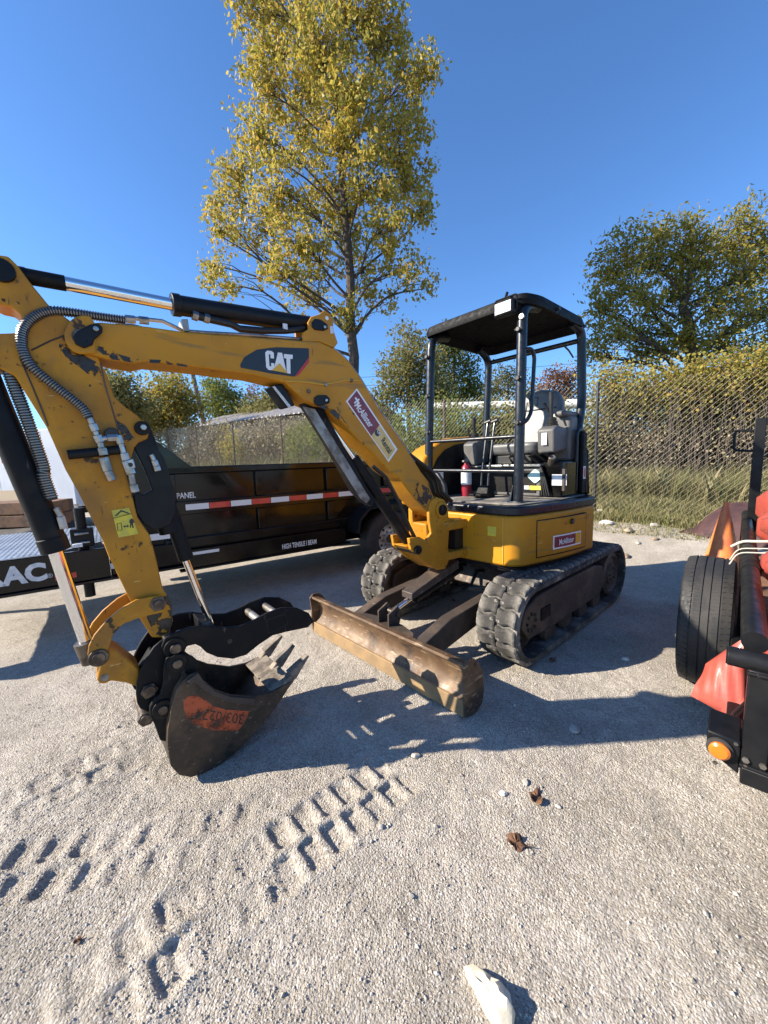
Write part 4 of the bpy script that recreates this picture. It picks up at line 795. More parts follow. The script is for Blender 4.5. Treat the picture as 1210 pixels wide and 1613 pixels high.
# boom cylinder below the boom
BC = bcyl((556, 722), (652, 866), .040, 'boom_cylinder', 'black_dusty', EX, v=.0, bev=.004)
bcyl((498, 640), (560, 728), .022, 'rod', 'chrome', BC); bcyl((492, 628), (506, 650), .034, 'rod_eye', 'black_dusty', BC)
slab([(474, 636), (503, 642), (530, 690), (572, 765), (588, 788), (582, 798), (570, 790), (556, 775), (515, 702)], .035, -.035, trace=.0).build('cylinder_guard', 'black_dusty', BC, bevel=.004)
GU = slab([(476, 640), (496, 644), (583, 786), (577, 793), (568, 786)], .040, .0355, trace=.036).build('guard_wear', 'dull_steel', BC, bevel=.002)
MB().tube([bp_(x, y, .06) for x, y in [(588, 735), (608, 752), (628, 790), (645, 830), (655, 850)]], .014, 8).build('cylinder_hose', 'hose', BC)
for k, v in enumerate((.02, -.03, .06)): MB().tube([bp_(x, y, .09, v) for x, y in [(650, 716), (668, 730), (684, 742), (696, 758), (700, 775), (716, 790)]], .016, 8).build('boom_hose', 'hose', BOOM)
MB().tube([ons(x, y, .74) for x, y in [(676, 742), (690, 748), (700, 764), (703, 782), (700, 796)]], .020, 10).build('boom_hose', 'hose', BOOM)
for q in ((925, 800), (950, 830), (980, 870)): u, zz = buz(*z4(q)[0], .088); MB().cyl(bm(u, .05, zz - .01), bm(u - .03, .05, zz - .04), .022, n=8).build('hose_coupling', 'steel', BOOM)
# ---- stick -----------------------------------------------------------------------------------
st = z1((40, 70), (82, 112), (140, 190), (230, 300), (300, 352), (345, 385), (420, 440), (480, 575), (512, 640), (545, 740), (600, 790), (650, 825), (690, 862), (712, 900), (705, 940), (660, 960), (640, 985)) + z2((730, 250), (760, 350), (795, 495), (868, 600), (900, 720), (940, 900), (985, 985), (1000, 1100), (975, 1165), (930, 1190), (880, 1190), (815, 1090), (752, 975), (640, 745), (600, 640), (450, 345), (380, 222), (300, 40)) + z1((220, 880), (165, 790), (70, 640), (0, 605), (-110, 590), (-170, 540), (-165, 460), (-110, 430), (0, 438), (60, 436), (92, 425), (108, 385), (95, 345), (55, 312), (0, 300), (-60, 270), (-80, 180), (-60, 100), (-10, 62))
STICK = slab(st, .066, -.066).build('stick', 'yellow_worn', EX, bevel=.006)
bpin(*z1((5, 140))[0], .080, -.080, .040, 'arm_cylinder_pin', 'black_paint', STICK, trace=.066)
bpin(*z1((-120, 520))[0], .080, -.080, .034, 'bucket_cylinder_pin', 'black_paint', STICK, trace=.066)
MB().tube([bp_(x, y, .067) for x, y in z1((95, 555), (150, 680), (200, 800), (230, 880))], .003, 5).build('weld_seam', 'rusty_dark', STICK)
MB().tube([bp_(x, y, .067) for x, y in z1((480, 580), (500, 680), (530, 780), (565, 900))], .003, 5).build('weld_seam', 'rusty_dark', STICK)
MB().tube([bp_(x, y, .067) for x, y in z1((150, 520), (240, 475), (330, 440))], .003, 5).build('weld_seam', 'rusty_dark', STICK)
# warning label
slab(z2((645, 455), (745, 440), (800, 590), (685, 612)), .0680, .0662).build('warning_label', 'label_yellow', STICK)
slab(z2((660, 488), (700, 452), (755, 472)), .0688, .0682).build('warning_triangle', 'decal_black', STICK); slab(z2((678, 484), (702, 462), (738, 473)), .0694, .0689).build('warning_triangle_field', 'label_yellow', STICK)
slab(z2((750, 508), (762, 500), (770, 508), (776, 525), (768, 530), (774, 555), (766, 556), (760, 535), (756, 556), (750, 553), (752, 530), (746, 522)), .0688, .0682).build('warning_figure', 'decal_black', STICK)
slab(z2((712, 548), (722, 540), (722, 545), (735, 542), (735, 537), (746, 545), (736, 554), (735, 548), (722, 551), (723, 556)), .0688, .0682).build('warning_arrow', 'decal_black', STICK)
fr_ = z2((675, 532), (700, 527), (706, 568), (682, 574)); 
MB().tube([bp_(x, y, .0685) for x, y in fr_ + fr_[:1]], .0012, 4).build('warning_frame', 'decal_black', STICK)
MB().tube([bp_(x, y, .0685) for x, y in z2((652, 500), (760, 474))], .0012, 4).build('warning_frame', 'decal_black', STICK)
for pl_ in (z2((885, 1000), (960, 930), (990, 985), (1000, 1095), (972, 1160), (925, 1180), (885, 1150), (850, 1080), (840, 1020)), z1((345, 505), (420, 555), (470, 580), (485, 640), (440, 650), (380, 600), (320, 560), (280, 500), (300, 440), (325, 470)), z1((555, 850), (600, 880), (640, 940), (600, 960), (570, 920))):
    slab(pl_, .0672, .0664).build('grease_smear', 'grease', STICK)
# black cross tube and the silver couplers
MB().tube([bp_(x, y, .085) for x, y in z1((322, 1018), (480, 1003), (600, 990))], .019, 14).build('cross_tube', 'black_paint', STICK, bevel=.003)
def fit_chain(pts, rs, v, nm, par):
    for (a, b_), r_ in zip(zip(pts[:-1], pts[1:]), rs): MB().cyl(bp_(*a, v), bp_(*b_, v), r_, n=6 if r_ > .0145 else 12).build(nm, 'steel', par, bevel=.0015)
fit_chain(z1((425, 838), (440, 870), (455, 905), (462, 925), (478, 960), (485, 985), (495, 1020)), (.013, .016, .011, .017, .013, .018), .100, 'coupling', STICK)
fit_chain(z1((462, 945), (510, 938), (565, 935)), (.012, .016), .100, 'coupling', STICK)
fit_chain(z1((560, 925), (575, 965), (590, 1010), (600, 1045), (625, 1110), (635, 1160), (645, 1195)), (.015, .012, .017, .020, .014, .018), .100, 'coupling', STICK)
fit_chain(z1((492, 1030), (515, 1095), (535, 1140)), (.020, .017), .085, 'quick_coupler', STICK)
slab(z1((588, 1048), (635, 1035), (648, 1080), (602, 1092)), .118, .085).build('coupler_block', 'steel', STICK, bevel=.003); bpin(*z1((622, 1065))[0], .1185, .1195, .009, 'port', 'hose', STICK, bev=0)
bpin(*z1((535, 918))[0], .066, .105, .026, 'hose_cap', 'hose', STICK)
# spring guarded hose
def spring_hose(px, v0, v1, r, pitch_, name, parent, m='hose', wire='spring_wire'):
    P = [np.array(bp_(x, y, .10, v0 + (v1 - v0) * k / (len(px) - 1))) for k, (x, y) in enumerate(px)]
    fine = []                                                     # Catmull-Rom
    for k in range(len(P) - 1):
        a, b_, c_, d_ = P[max(0, k - 1)], P[k], P[k + 1], P[min(len(P) - 1, k + 2)]
        for q in range(12):
            s_ = q / 12; fine.append(.5 * ((2 * b_) + (c_ - a) * s_ + (2 * a - 5 * b_ + 4 * c_ - d_) * s_ ** 2 + (3 * b_ - a - 3 * c_ + d_) * s_ ** 3))
    fine.append(P[-1]); h = MB().tube(fine, r, 10).build(name, m, parent)
    fine = np.array(fine); seg = np.linalg.norm(np.diff(fine, axis=0), axis=1); cum = np.concatenate([[0], np.cumsum(seg)]); n = int(cum[-1] / pitch_); mb = MB()
    for k in range(n):
        d = (k + .5) * pitch_; c_ = np.array([np.interp(d, cum, fine[:, q]) for q in range(3)]); c2_ = np.array([np.interp(min(cum[-1], d + pitch_ * .45), cum, fine[:, q]) for q in range(3)])
        mb.tube([c_, c2_], r + .0035, 10)
    mb.build('spring_guard', wire, h, fix=False); return h
spring_hose(z1((600, 360), (480, 345), (340, 325), (240, 320), (160, 350), (108, 410), (105, 500), (150, 590), (240, 670), (330, 740), (395, 795), (428, 845)), .055, .10, .0145, .009, 'guarded_hose', STICK)
spring_hose(z1((20, 560), (60, 680), (110, 810), (160, 950), (205, 1080)) + z2((250, 260), (300, 400)), .03, .03, .019, .010, 'guarded_hose', STICK)
# bucket cylinder
BK = bcyl((-45, 545), (86, 860), .047, 'bucket_cylinder', 'black_dusty', EX, v=.0, bev=.004)
bcyl((80, 846), (89, 868), .050, 'gland', 'black_dusty', BK, bev=.004); bcyl((84, 858), (140, 1022), .0255, 'rod', 'chrome', BK)
bcyl((134, 1010), (147, 1040), .042, 'rod_eye', 'pin_steel', BK)
fit_chain(z2((322, 440), (350, 490), (370, 560)), (.012, .016), .03, 'coupling', BK)
# ---- linkage, coupler, bucket ----------------------------------------------------------------
lk = z3((440, 112), (395, 115), (330, 130), (260, 170), (190, 230), (140, 290), (115, 340), (110, 380), (125, 408), (165, 425), (203, 402), (202, 360), (225, 290), (270, 240), (340, 212), (410, 195), (455, 185), (470, 150))
LINK = slab(lk, .092, .076).build('side_link', 'yellow_worn', EX, bevel=.003); slab(lk, -.076, -.092, trace=.092).build('side_link', 'yellow_worn', EX, bevel=.003)
bpin(*z3((430, 147))[0], .112, -.10, .022, 'link_pin', 'pin_steel', LINK, trace=.092); bpin(*z3((430, 147))[0], .100, .0925, .036, 'pin_collar', 'pin_steel', LINK, trace=.092, n=6)
bpin(*z3((160, 391))[0], .108, -.10, .024, 'link_pin', 'pin_steel', LINK, trace=.092); bpin(*z3((160, 391))[0], .100, .0925, .037, 'pin_collar', 'pin_steel', LINK, trace=.092)
hl = z3((165, 428), (210, 350), (250, 365), (345, 440), (350, 490), (335, 525), (285, 508), (215, 498), (190, 512), (165, 512), (153, 495), (158, 462))
HL = slab(hl, .070, -.070).build('bucket_link', 'yellow_worn', EX, bevel=.008); bpin(*z3((187, 482))[0], .0705, .0715, .016, 'eye_hole', 'dull_steel', HL, bev=0)
# coupler cheeks
cpk = z3((445, 315), (410, 345), (380, 390), (350, 450), (332, 510), (330, 560), (335, 600), (350, 625), (385, 640), (430, 610), (470, 560), (500, 480), (520, 420), (545, 370), (530, 320), (490, 300))
COUP = slab(cpk, .108, .090).build('coupler', 'black_dusty', EX, bevel=.005); slab(cpk, -.090, -.108, trace=.108).build('cheek', 'black_dusty', COUP, bevel=.005)
slab(z3((420, 400), (470, 430), (430, 590), (360, 600), (350, 520)), .089, -.089, trace=.108).build('coupler_body', 'black_dusty', COUP, bevel=.01)
for q, r_ in (((390, 540), .026), ((375, 668), .024)): bpin(*z3(q)[0], .125, -.11, r_, 'coupler_pin', 'pin_steel', COUP, trace=.108); bpin(*z3(q)[0], .118, .109, r_ + .010, 'pin_collar', 'pin_steel', COUP, trace=.108, n=6)
# bucket ears (dog-bone plates that carry both pins)
ear = z3((470, 395), (500, 385), (545, 372), (590, 390), (617, 415), (612, 455), (560, 495), (520, 540), (500, 600), (480, 650), (472, 700), (470, 775), (440, 770), (415, 700), (395, 660), (392, 620), (410, 585), (440, 560), (455, 500), (455, 440))
BW = .205
BUCKET_PTS = z3((540, 500), (575, 470), (612, 458), (640, 500), (690, 540), (760, 562), (870, 570), (950, 548), (1040, 500))
BUCKET_BOT = z3((1040, 500), (985, 590), (915, 680), (840, 765), (770, 835), (700, 885), (640, 915), (580, 936), (525, 925), (488, 885), (473, 800), (474, 720), (490, 620), (510, 550))
side = BUCKET_PTS + BUCKET_BOT[1:]
BUCKET = slab(side, BW, BW - .016).build('bucket', 'bucket_side', EX, bevel=.003); BUCKET['label'] = 'dark worn digging bucket with orange sprayed side'
slab(side, -BW + .016, -BW, trace=BW).build('side_plate', 'bucket_side', BUCKET, bevel=.003)
# curved shell
uz = [buz(x, y, BW) for x, y in BUCKET_BOT]; fin = []
for k in range(len(uz) - 1): fin += [(uz[k][0] + (uz[k + 1][0] - uz[k][0]) * q / 3, uz[k][1] + (uz[k + 1][1] - uz[k][1]) * q / 3) for q in range(3)]
fin.append(uz[-1]); top_u, top_z = buz(*z3((560, 478))[0], BW); fin.append((top_u, top_z)); cu_, cz_ = np.mean([p[0] for p in fin]), np.mean([p[1] for p in fin])
inn = []
for k, (u, zz) in enumerate(fin):
    a = fin[max(0, k - 1)]; b_ = fin[min(len(fin) - 1, k + 1)]; tx, tz = b_[0] - a[0], b_[1] - a[1]; l = math.hypot(tx, tz); nx, nz = -tz / l, tx / l
    if nx * (cu_ - u) + nz * (cz_ - zz) < 0: nx, nz = -nx, -nz
    inn.append((u + nx * .016, zz + nz * .016))
e = BW - .017
mb = MB(); kk = len(fin)
V = [bm(u, e, zz) for u, zz in fin] + [bm(u, -e, zz) for u, zz in fin] + [bm(u, e, zz) for u, zz in inn] + [bm(u, -e, zz) for u, zz in inn]
F = []
for k in range(kk - 1): F += [(k, k + 1, kk + k + 1, kk + k), (2 * kk + k, 2 * kk + k + 1, 3 * kk + k + 1, 3 * kk + k), (k, k + 1, 2 * kk + k + 1, 2 * kk + k), (kk + k, kk + k + 1, 3 * kk + k + 1, 3 * kk + k)]
F += [(0, kk, 3 * kk, 2 * kk), (kk - 1, 2 * kk - 1, 4 * kk - 1, 3 * kk - 1)]
mb.add(V, F).build('shell', 'bucket_side', BUCKET, angle=40)
# lip and teeth
lipn = np.array(bp_(*z3((1040, 500))[0], BW)); lu, lz = buz(*z3((1040, 500))[0], BW); du, dz = buz(*z3((930, 585))[0], BW); dl = math.hypot(lu - du, lz - dz); tu, tz = (lu - du) / dl, (lz - dz) / dl
tipu, tipz = buz(*z3((1122, 392))[0], BW); tl_ = math.hypot(tipu - lu, tipz - lz); tdu, tdz = (tipu - lu) / tl_, (tipz - lz) / tl_; pu, pz = -tdz, tdu
if pz < 0: pu, pz = -pu, -pz
MB().prism([bm(lu - tu * .11 + pu * .022, e, lz - tz * .11 + pz * .022), bm(lu + tdu * .01 + pu * .016, e, lz + tdz * .01 + pz * .016), bm(lu + tdu * .01, e, lz + tdz * .01), bm(lu - tu * .11, e, lz - tz * .11)],
           [bm(lu - tu * .11 + pu * .022, -e, lz - tz * .11 + pz * .022), bm(lu + tdu * .01 + pu * .016, -e, lz + tdz * .01 + pz * .016), bm(lu + tdu * .01, -e, lz + tdz * .01), bm(lu - tu * .11, -e, lz - tz * .11)]).build('lip', 'tooth_steel', BUCKET, bevel=.003)
for vc in (BW - .035, 0.0, -BW + .035):
    def tp(al, up, dv): return bm(lu + tdu * al + pu * up, vc + dv, lz + tdz * al + pz * up)
    MB().prism([tp(-.07, -.012, -.034), tp(-.07, -.012, .034), tp(-.07, .030, .024), tp(-.07, .030, -.024)], [tp(.02, -.012, -.028), tp(.02, -.012, .028), tp(.02, .030, .022), tp(.02, .030, -.022)]).build('tooth_adapter', 'tooth_steel', BUCKET, bevel=.006)
    MB().prism([tp(.018, -.016, -.026), tp(.018, -.016, .026), tp(.018, .040, .024), tp(.018, .040, -.024)], [tp(tl_, .000, -.019), tp(tl_, .000, .019), tp(tl_, .012, .017), tp(tl_, .012, -.017)]).build('tooth', 'tooth_steel', BUCKET, bevel=.003)
# stiffener strip on the side plate rim, sprayed patch and its numbers
slab(z3((560, 500), (612, 462), (645, 508), (695, 547), (762, 570), (872, 578), (872, 606), (760, 600), (680, 570), (630, 535), (598, 505), (575, 520)), BW + .010, BW + .0005).build('rim_strip', 'rusty_dark', BUCKET, bevel=.003)
patch = z3((545, 590), (560, 570), (600, 562), (640, 580), (680, 612), (740, 628), (800, 632), (842, 634), (835, 660), (815, 700), (790, 724), (740, 722), (680, 722), (630, 706), (590, 690), (560, 660), (546, 625))
slab(patch, BW + .0012, BW + .0003).build('sprayed_patch', 'orange_spray', BUCKET)
btext('303/0274', *z3((820, 650), (606, 622), (812, 694)), BW + .002, 'decal_black', -.005, BUCKET, 'painted_numbers')
ER = slab(ear, BW - .05, BW - .075, trace=BW - .05).build('ear', 'black_dusty', BUCKET, bevel=.005); slab(ear, -BW + .075, -BW + .05, trace=BW - .05).build('ear', 'black_dusty', BUCKET, bevel=.005)
for q in ((515, 415), (450, 622)):
    bpin(*z3(q)[0], BW - .028, -BW + .03, .020, 'bucket_pin', 'pin_steel', BUCKET, trace=BW - .05); bpin(*z3(q)[0], BW - .038, BW - .0495, .042, 'pin_boss', 'black_dusty', BUCKET, trace=BW - .05)
# ---- thumb -----------------------------------------------------------------------------------
th = z3((445, 345), (460, 305), (500, 283), (570, 256), (640, 246), (720, 256), (800, 250), (860, 226), (920, 192), (990, 166), (1060, 166), (1115, 190), (1138, 228), (1110, 255), (1010, 276), (950, 292), (890, 332), (830, 380), (770, 398), (700, 390), (650, 370), (622, 342), (600, 332), (562, 340), (542, 372), (505, 386), (462, 376))
TV = .125
THUMB = slab(th, TV, TV - .018).build('thumb', 'black_dusty', EX, bevel=.004); slab(th, -TV + .018, -TV, trace=TV).build('thumb_plate', 'black_dusty', THUMB, bevel=.004)
bpin(*z3((505, 345))[0], TV + .028, -TV - .02, .024, 'thumb_pin', 'pin_steel', THUMB, trace=TV); bpin(*z3((505, 345))[0], TV + .014, TV + .0005, .046, 'pin_boss', 'black_dusty', THUMB, trace=TV)
for q in ((905, 235), (985, 205)): bpin(*z3(q)[0], TV - .019, -TV + .019, .020, 'cross_bar', 'dull_steel', THUMB, trace=TV)
bpin(*z3((755, 318))[0], TV + .0008, TV - .0, .012, 'hole', 'hose', THUMB, trace=TV, bev=0)
MB().tube([bp_(x, y, TV + .001) for x, y in z3((922, 220), (1008, 192), (1018, 240), (930, 282), (922, 220))], .0016, 4).build('serial_plate_edge', 'rusty_dark', THUMB)
slab(z3((640, 250), (700, 256), (690, 300), (640, 300)), TV - .019, -TV + .019, trace=TV).build('web', 'black_dusty', THUMB, bevel=.004)
# thumb cylinder on the front of the stick
def z8(*p): return [(180 + x / 5.373, 660 + y / 5.373) for x, y in p]
TC = bcyl((225, 676), *z8((612, 1188)), .034, 'thumb_cylinder', 'black_dusty', EX, v=.0, bev=.003)
bcyl(z8((590, 1150))[0], z3((668, 238))[0], .0165, 'rod', 'chrome', TC); bcyl(z8((400, 760))[0], z8((470, 960))[0], .044, 'collar', 'black_dusty', TC, bev=.003)
slab(z8((130, 110), (150, 50), (210, 30), (270, 50), (300, 110), (330, 200), (420, 330), (520, 640), (520, 800), (470, 900), (390, 930), (330, 940), (240, 880), (180, 790), (160, 640), (190, 620), (240, 640), (320, 600), (250, 420), (170, 260)), .048, .030, trace=.04).build('cylinder_guard', 'black_paint', TC, bevel=.005)
bpin(*z8((235, 80))[0], .085, -.085, .030, 'cylinder_pin', 'black_dusty', TC, trace=.066); bpin(*z8((240, 75))[0], .098, .086, .014, 'bolt', 'steel', TC, trace=.066, n=6)
fit_chain(z8((310, 300), (335, 350), (355, 400), (368, 440)), (.012, .015, .016), .06, 'coupling', TC)
# ---- operator station ------------------------------------------------------------------------
PO = 'post_paint'; PR = .037
CAN = empty('x', (0, 0, 0)); bpy.data.objects.remove(CAN)
roof_pl = round_poly([(.46, -.47), (.46, .47), (.30, .52), (-.46, .52), (-.60, .47), (-.60, -.47), (-.46, -.52), (.30, -.52)], .06, 4)
def ring(poly, z, k): return [(-.07 + (x + .07) * k, y * k, z) for x, y in poly]
R_ = [ring(roof_pl, 2.50, 1.0), ring(roof_pl, 2.535, 1.012), ring(roof_pl, 2.575, .985), ring(roof_pl, 2.602, .88), ring(roof_pl, 2.61, .6), ring(roof_pl, 2.585, .6), ring(roof_pl, 2.57, .92), ring(roof_pl, 2.50, .97)]
n = len(roof_pl); V = [p for r_ in R_ for p in r_]; F = [(k * n + j, k * n + (j + 1) % n, (k + 1) * n + (j + 1) % n, (k + 1) * n + j) for k in range(7) for j in range(n)]
F = [f for f in F if not (4 * n <= f[0] < 5 * n)] + [(7 * n + j, 7 * n + (j + 1) % n, (j + 1) % n, j) for j in range(n)] + [tuple(range(4 * n, 5 * n)), tuple(range(5 * n, 6 * n))[::-1]]
ROOF = MB().add(V, F).build('canopy_roof', 'canopy_black', EX, angle=32)
def post(pts, name='canopy_post', r=PR, par=None): return MB().tube(pts, r, 16).build(name, PO, par or EX)
def bend(pts, rad=.08, n=5): return [tuple(p) for p in round3(pts, rad, n)]
def round3(P, rad, n):
    out = [Vector(P[0])]
    for i in range(1, len(P) - 1):
        p = Vector(P[i]); a = Vector(P[i - 1]) - p; b_ = Vector(P[i + 1]) - p; r_ = min(rad, a.length * .45, b_.length * .45); p0 = p + a.normalized() * r_; p2 = p + b_.normalized() * r_
        for q in range(n + 1): s_ = q / n; out.append(p0 * (1 - s_) ** 2 + p * 2 * s_ * (1 - s_) + p2 * s_ ** 2)
    out.append(Vector(P[-1])); return out
FR = post(bend([(.46, .44, 1.05), (.43, .445, 2.49), (.20, .445, 2.53)], .12)); FL = post(bend([(.47, -.47, 1.05), (.43, -.43, 2.49), (.20, -.43, 2.53)], .12))
RRp = post(bend([(-.42, .52, 1.06), (-.40, .52, 1.58), (-.53, .50, 1.86), (-.53, .48, 2.49), (-.35, .47, 2.53)], .10)); RLp = post(bend([(-.50, -.50, 1.2), (-.56, -.48, 2.45), (-.35, -.46, 2.53)], .10))
for pp, par in (((.44, .44), FR), ((.44, -.445), FL)):
    for zz in (2.32, 1.98, 1.66):
        a = pp[0] + .038; yy = pp[1] + (.004 if par is FR else -.012 * (2 - zz) + .005)
        MB().cyl((a, yy, zz), (a + .022, yy, zz), .017, n=10).build('glass_clip', 'hose', par, bevel=.003)
        MB().cyl((a + .004, yy - .028, zz), (a + .004, yy + .028, zz), .010, n=8).build('glass_clip', 'hose', par)
for zz, zr in ((1.575, 1.562), (1.315, 1.30)): MB().cyl((.46, -.455, zz), (.46, .43, zr), .0155, n=12).build('front_rail', 'steel' if False else 'post_paint', EX)
# grab handle on the front left post
MB().tube(bend([lat(823, 551, .46), lat(838, 549, .50), lat(842, 562, .50), lat(837, 650, .50), lat(829, 664, .49), lat(818, 668, .46)], .05, 5), .0145, 10).build('grab_handle', PO, FR)
# foot of front left post: gusset
MB().prism([(.50, .40, 1.056), (.50, .30, 1.056), (.48, .38, 1.10), (.47, .40, 1.20)], [(.42, .40, 1.056), (.42, .30, 1.056), (.42, .38, 1.10), (.43, .40, 1.20)]).build('post_gusset', PO, FR, bevel=.004)
MB().box(.40, .52, .38, .50, 1.055, 1.075).build('post_foot', PO, FR, bevel=.005)
# roof work lamp
LM = MB().box(.475, .535, .27, .43, 2.43, 2.535).build('work_lamp', 'black_paint', EX, bevel=.014); MB().box(.536, .542, .285, .415, 2.445, 2.522).build('lamp_lens', 'lamp_lens', LM, bevel=.006)
MB().tube(bend([(.50, .262, 2.46), (.50, .262, 2.56), (.50, .438, 2.56), (.50, .438, 2.46)], .02, 4), .007, 8).build('lamp_bracket', 'black_paint', LM); MB().cyl((.50, .35, 2.56), (.48, .35, 2.60), .010).build('lamp_stem', 'black_paint', LM)
MB().cyl((.475, .47, 2.40), (.495, .47, 2.40), .018, n=12).build('bolt', 'steel', FR)
for q in ((.05, .525, 2.53), (-.45, .528, 2.50)): MB().cyl((q[0], q[1], q[2]), (q[0], q[1] + .02, q[2]), .014, n=8).build('roof_bolt', 'hose', ROOF)
MB().tube([lat(888, 544, .2), lat(896, 552, .2), lat(903, 563, .2)], .009, 6).build('loose_strap', 'hose', ROOF)
MB().tube([(-.555, -.46, 2.42), (-.555, .46, 2.42)], .022, 10).build('rear_crossbar', PO, EX)
# right hand hood: yellow shell with a black inner panel
hd = [(.60, .99), (.605, 1.20), (.585, 1.32), (.53, 1.43), (.43, 1.52), (.30, 1.58), (.10, 1.62), (-.25, 1.645), (-.60, 1.645), (-.66, .99)]
HOOD = MB().prism([(s_, -.71 + .12 * max(0, (z_ - 1.45)) / .2, z_) for s_, z_ in hd], [(s_, -.44, z_) for s_, z_ in hd]).build('side_hood', 'yellow_paint', EX, bevel=.03, segs=3)
hi_ = [(.46, 1.06), (.455, 1.22), (.43, 1.33), (.37, 1.42), (.26, 1.50), (.10, 1.55), (-.25, 1.59), (-.55, 1.60), (-.60, 1.06)]
MB().prism([(s_, -.436, z_) for s_, z_ in hi_], [(s_, -.425, z_) for s_, z_ in hi_]).build('hood_panel', 'black_dusty', HOOD, bevel=.003)
MB().box(.30, .42, -.4245, -.421, 1.09, 1.30).build('notice', 'label_white', HOOD)
# rear hood and the tall side cover behind the seat
rp = [(.775 * math.cos(math.radians(a)), .77 * math.sin(math.radians(a))) for a in range(126, 235, 6)]; rh = [(-.44, .585)] + rp + [(-.44, -.60)]
RH = MB().prism([(x, y, 1.056) for x, y in rh], [(-.44 + (x + .44) * .93, y * .97, 1.46) for x, y in rh]).build('rear_hood', 'gloss_black', EX, bevel=.02)
MB().box(-.33, -.42, .565, .60, 1.07, 1.60).build('rear_cover', 'canopy_black', EX, bevel=.012)
sc = lat(913, 745, .61); MB().box(-.395, -.345, .6005, .603, 1.20, 1.31).build('red_label', 'label_white', RH); MB().box(-.385, -.355, .6035, .605, 1.215, 1.295).build('red_label_print', 'decal_red', RH)
MB().tube(bend([(-.30, .56, 1.10), (-.30, .56, 1.62), (-.45, .56, 1.62), (-.45, .56, 1.50)], .05), .014, 10).build('guard_rail', PO, EX)
# seat box
SB = MB().box(-.52, .02, -.36, .40, 1.066, 1.32).build('seat_box', 'plastic_grey', EX, bevel=.012); MB().box(-.54, .05, -.37, .41, 1.321, 1.345).build('seat_box_lid', 'steel', SB, bevel=.006)
MB().box(.021, .028, -.30, .36, 1.10, 1.29).build('front_cover', 'black_dusty', SB, bevel=.003)
def card(s_, y0, y1, z0, z1_, nm, m, rot=False):
    if rot:
        yc, zc = (y0 + y1) / 2, (z0 + z1_) / 2; a, b_ = (y1 - y0) / 2, (z1_ - z0) / 2; P = round_poly([(yc - a, zc), (yc, zc - b_), (yc + a, zc), (yc, zc + b_)], .02, 3)
        return MB().prism([(s_, y, z) for y, z in P], [(s_ + .002, y, z) for y, z in P]).build(nm, m, SB)
    return MB().box(s_, s_ + .002, y0, y1, z0, z1_).build(nm, m, SB)
def yz(px, py, s_): q = ons(px, py, s_); return q[1], q[2]
cy, cz = yz(843, 750, .029); card(.0285, cy - .075, cy + .075, cz - .065, cz + .065, 'diamond_label', 'label_teal', True)
cy, cz = yz(845, 768.5, .029); card(.0285, cy - .06, cy + .07, cz - .018, cz + .018, 'yellow_label', 'label_yellow'); card(.0286, cy - .11, cy - .065, cz - .015, cz + .018, 'small_label', 'label_white')
# left side control box (black) with white plate
MB().box(-.30, .0, .405, .57, 1.066, 1.36).build('battery_box', 'gloss_black', EX, bevel=.012); cy, cz = yz(881, 756, .003); MB().box(.001, .004, cy - .06, cy + .06, cz - .045, cz + .045).build('white_plate', 'label_white', EX)
MB().box(-.02, .015, .575, .60, 1.12, 1.30).build('latch_plate', 'rusty_dark', EX, bevel=.004)
for k in range(6):
    a = (.03, .10 + k * .07, 1.36); MB().tube([(-.05, .1 + .08 * k, 1.36), (.03 + .01 * k, .11 + .07 * k, 1.41 + .01 * (k % 3)), (-.10, .15 + .06 * k, 1.44)], .010 + .003 * (k % 2), 8).build('control_hose', 'hose', EX)
for k in range(4): MB().tube([(.03, .40, 1.33), (.035, .41 + .012 * k, 1.22), (.03, .42 + .02 * k, 1.08)], .008, 6).build('control_hose', 'hose', EX)
MB().cyl((.03, .50, 1.40), (-.03, .46, 1.33), .028, n=10).build('filter_can', 'dull_steel', EX, bevel=.004)
# seat
SE = MB(); sy = .10
seat = MB().prism([(x, y, 1.43) for x, y in round_poly([(-.02, -.13), (-.02, .33), (-.52, .33), (-.52, -.13)], .08, 5)], [(x, y, 1.535) for x, y in round_poly([(-.0, -.14), (-.0, .34), (-.52, .33), (-.52, -.13)], .08, 5)]).build('seat_cushion', 'seat_vinyl', EX, bevel=.035, segs=4)
MB().box(-.50, -.05, -.08, .28, 1.346, 1.43).build('seat_base', 'hose', EX, bevel=.01)
bk = [(-.13, 1.50), (-.145, 1.70), (-.115, 1.92), (-.06, 2.02), (.10, 2.055), (.26, 2.02), (.315, 1.92), (.345, 1.70), (.33, 1.50)]
BKR = MB().prism([(-.43 - (z - 1.5) * .22, y, z) for y, z in bk], [(-.55 - (z - 1.5) * .20, y, z) for y, z in bk]).build('backrest', 'seat_vinyl', EX, bevel=.04, segs=4)
for zz in (1.86,): MB().tube([(-.425 - (zz - 1.5) * .22, -.08, zz), (-.422 - (zz - 1.5) * .22, .28, zz)], .005, 6).build('seam', 'hose', BKR)
MB().tube([(-.425 - (z - 1.5) * .22, y, z) for y, z in [(.00, 1.90), (.0, 1.98), (.09, 1.98), (.09, 1.90), (.0, 1.90)]], .004, 6).build('seam', 'hose', BKR)
MB().tube([(-.42 - (z - 1.5) * .22, y, z) for y, z in [(-.03, 1.52), (-.035, 1.70), (-.02, 1.95)]], .005, 6).build('seam', 'hose', BKR)
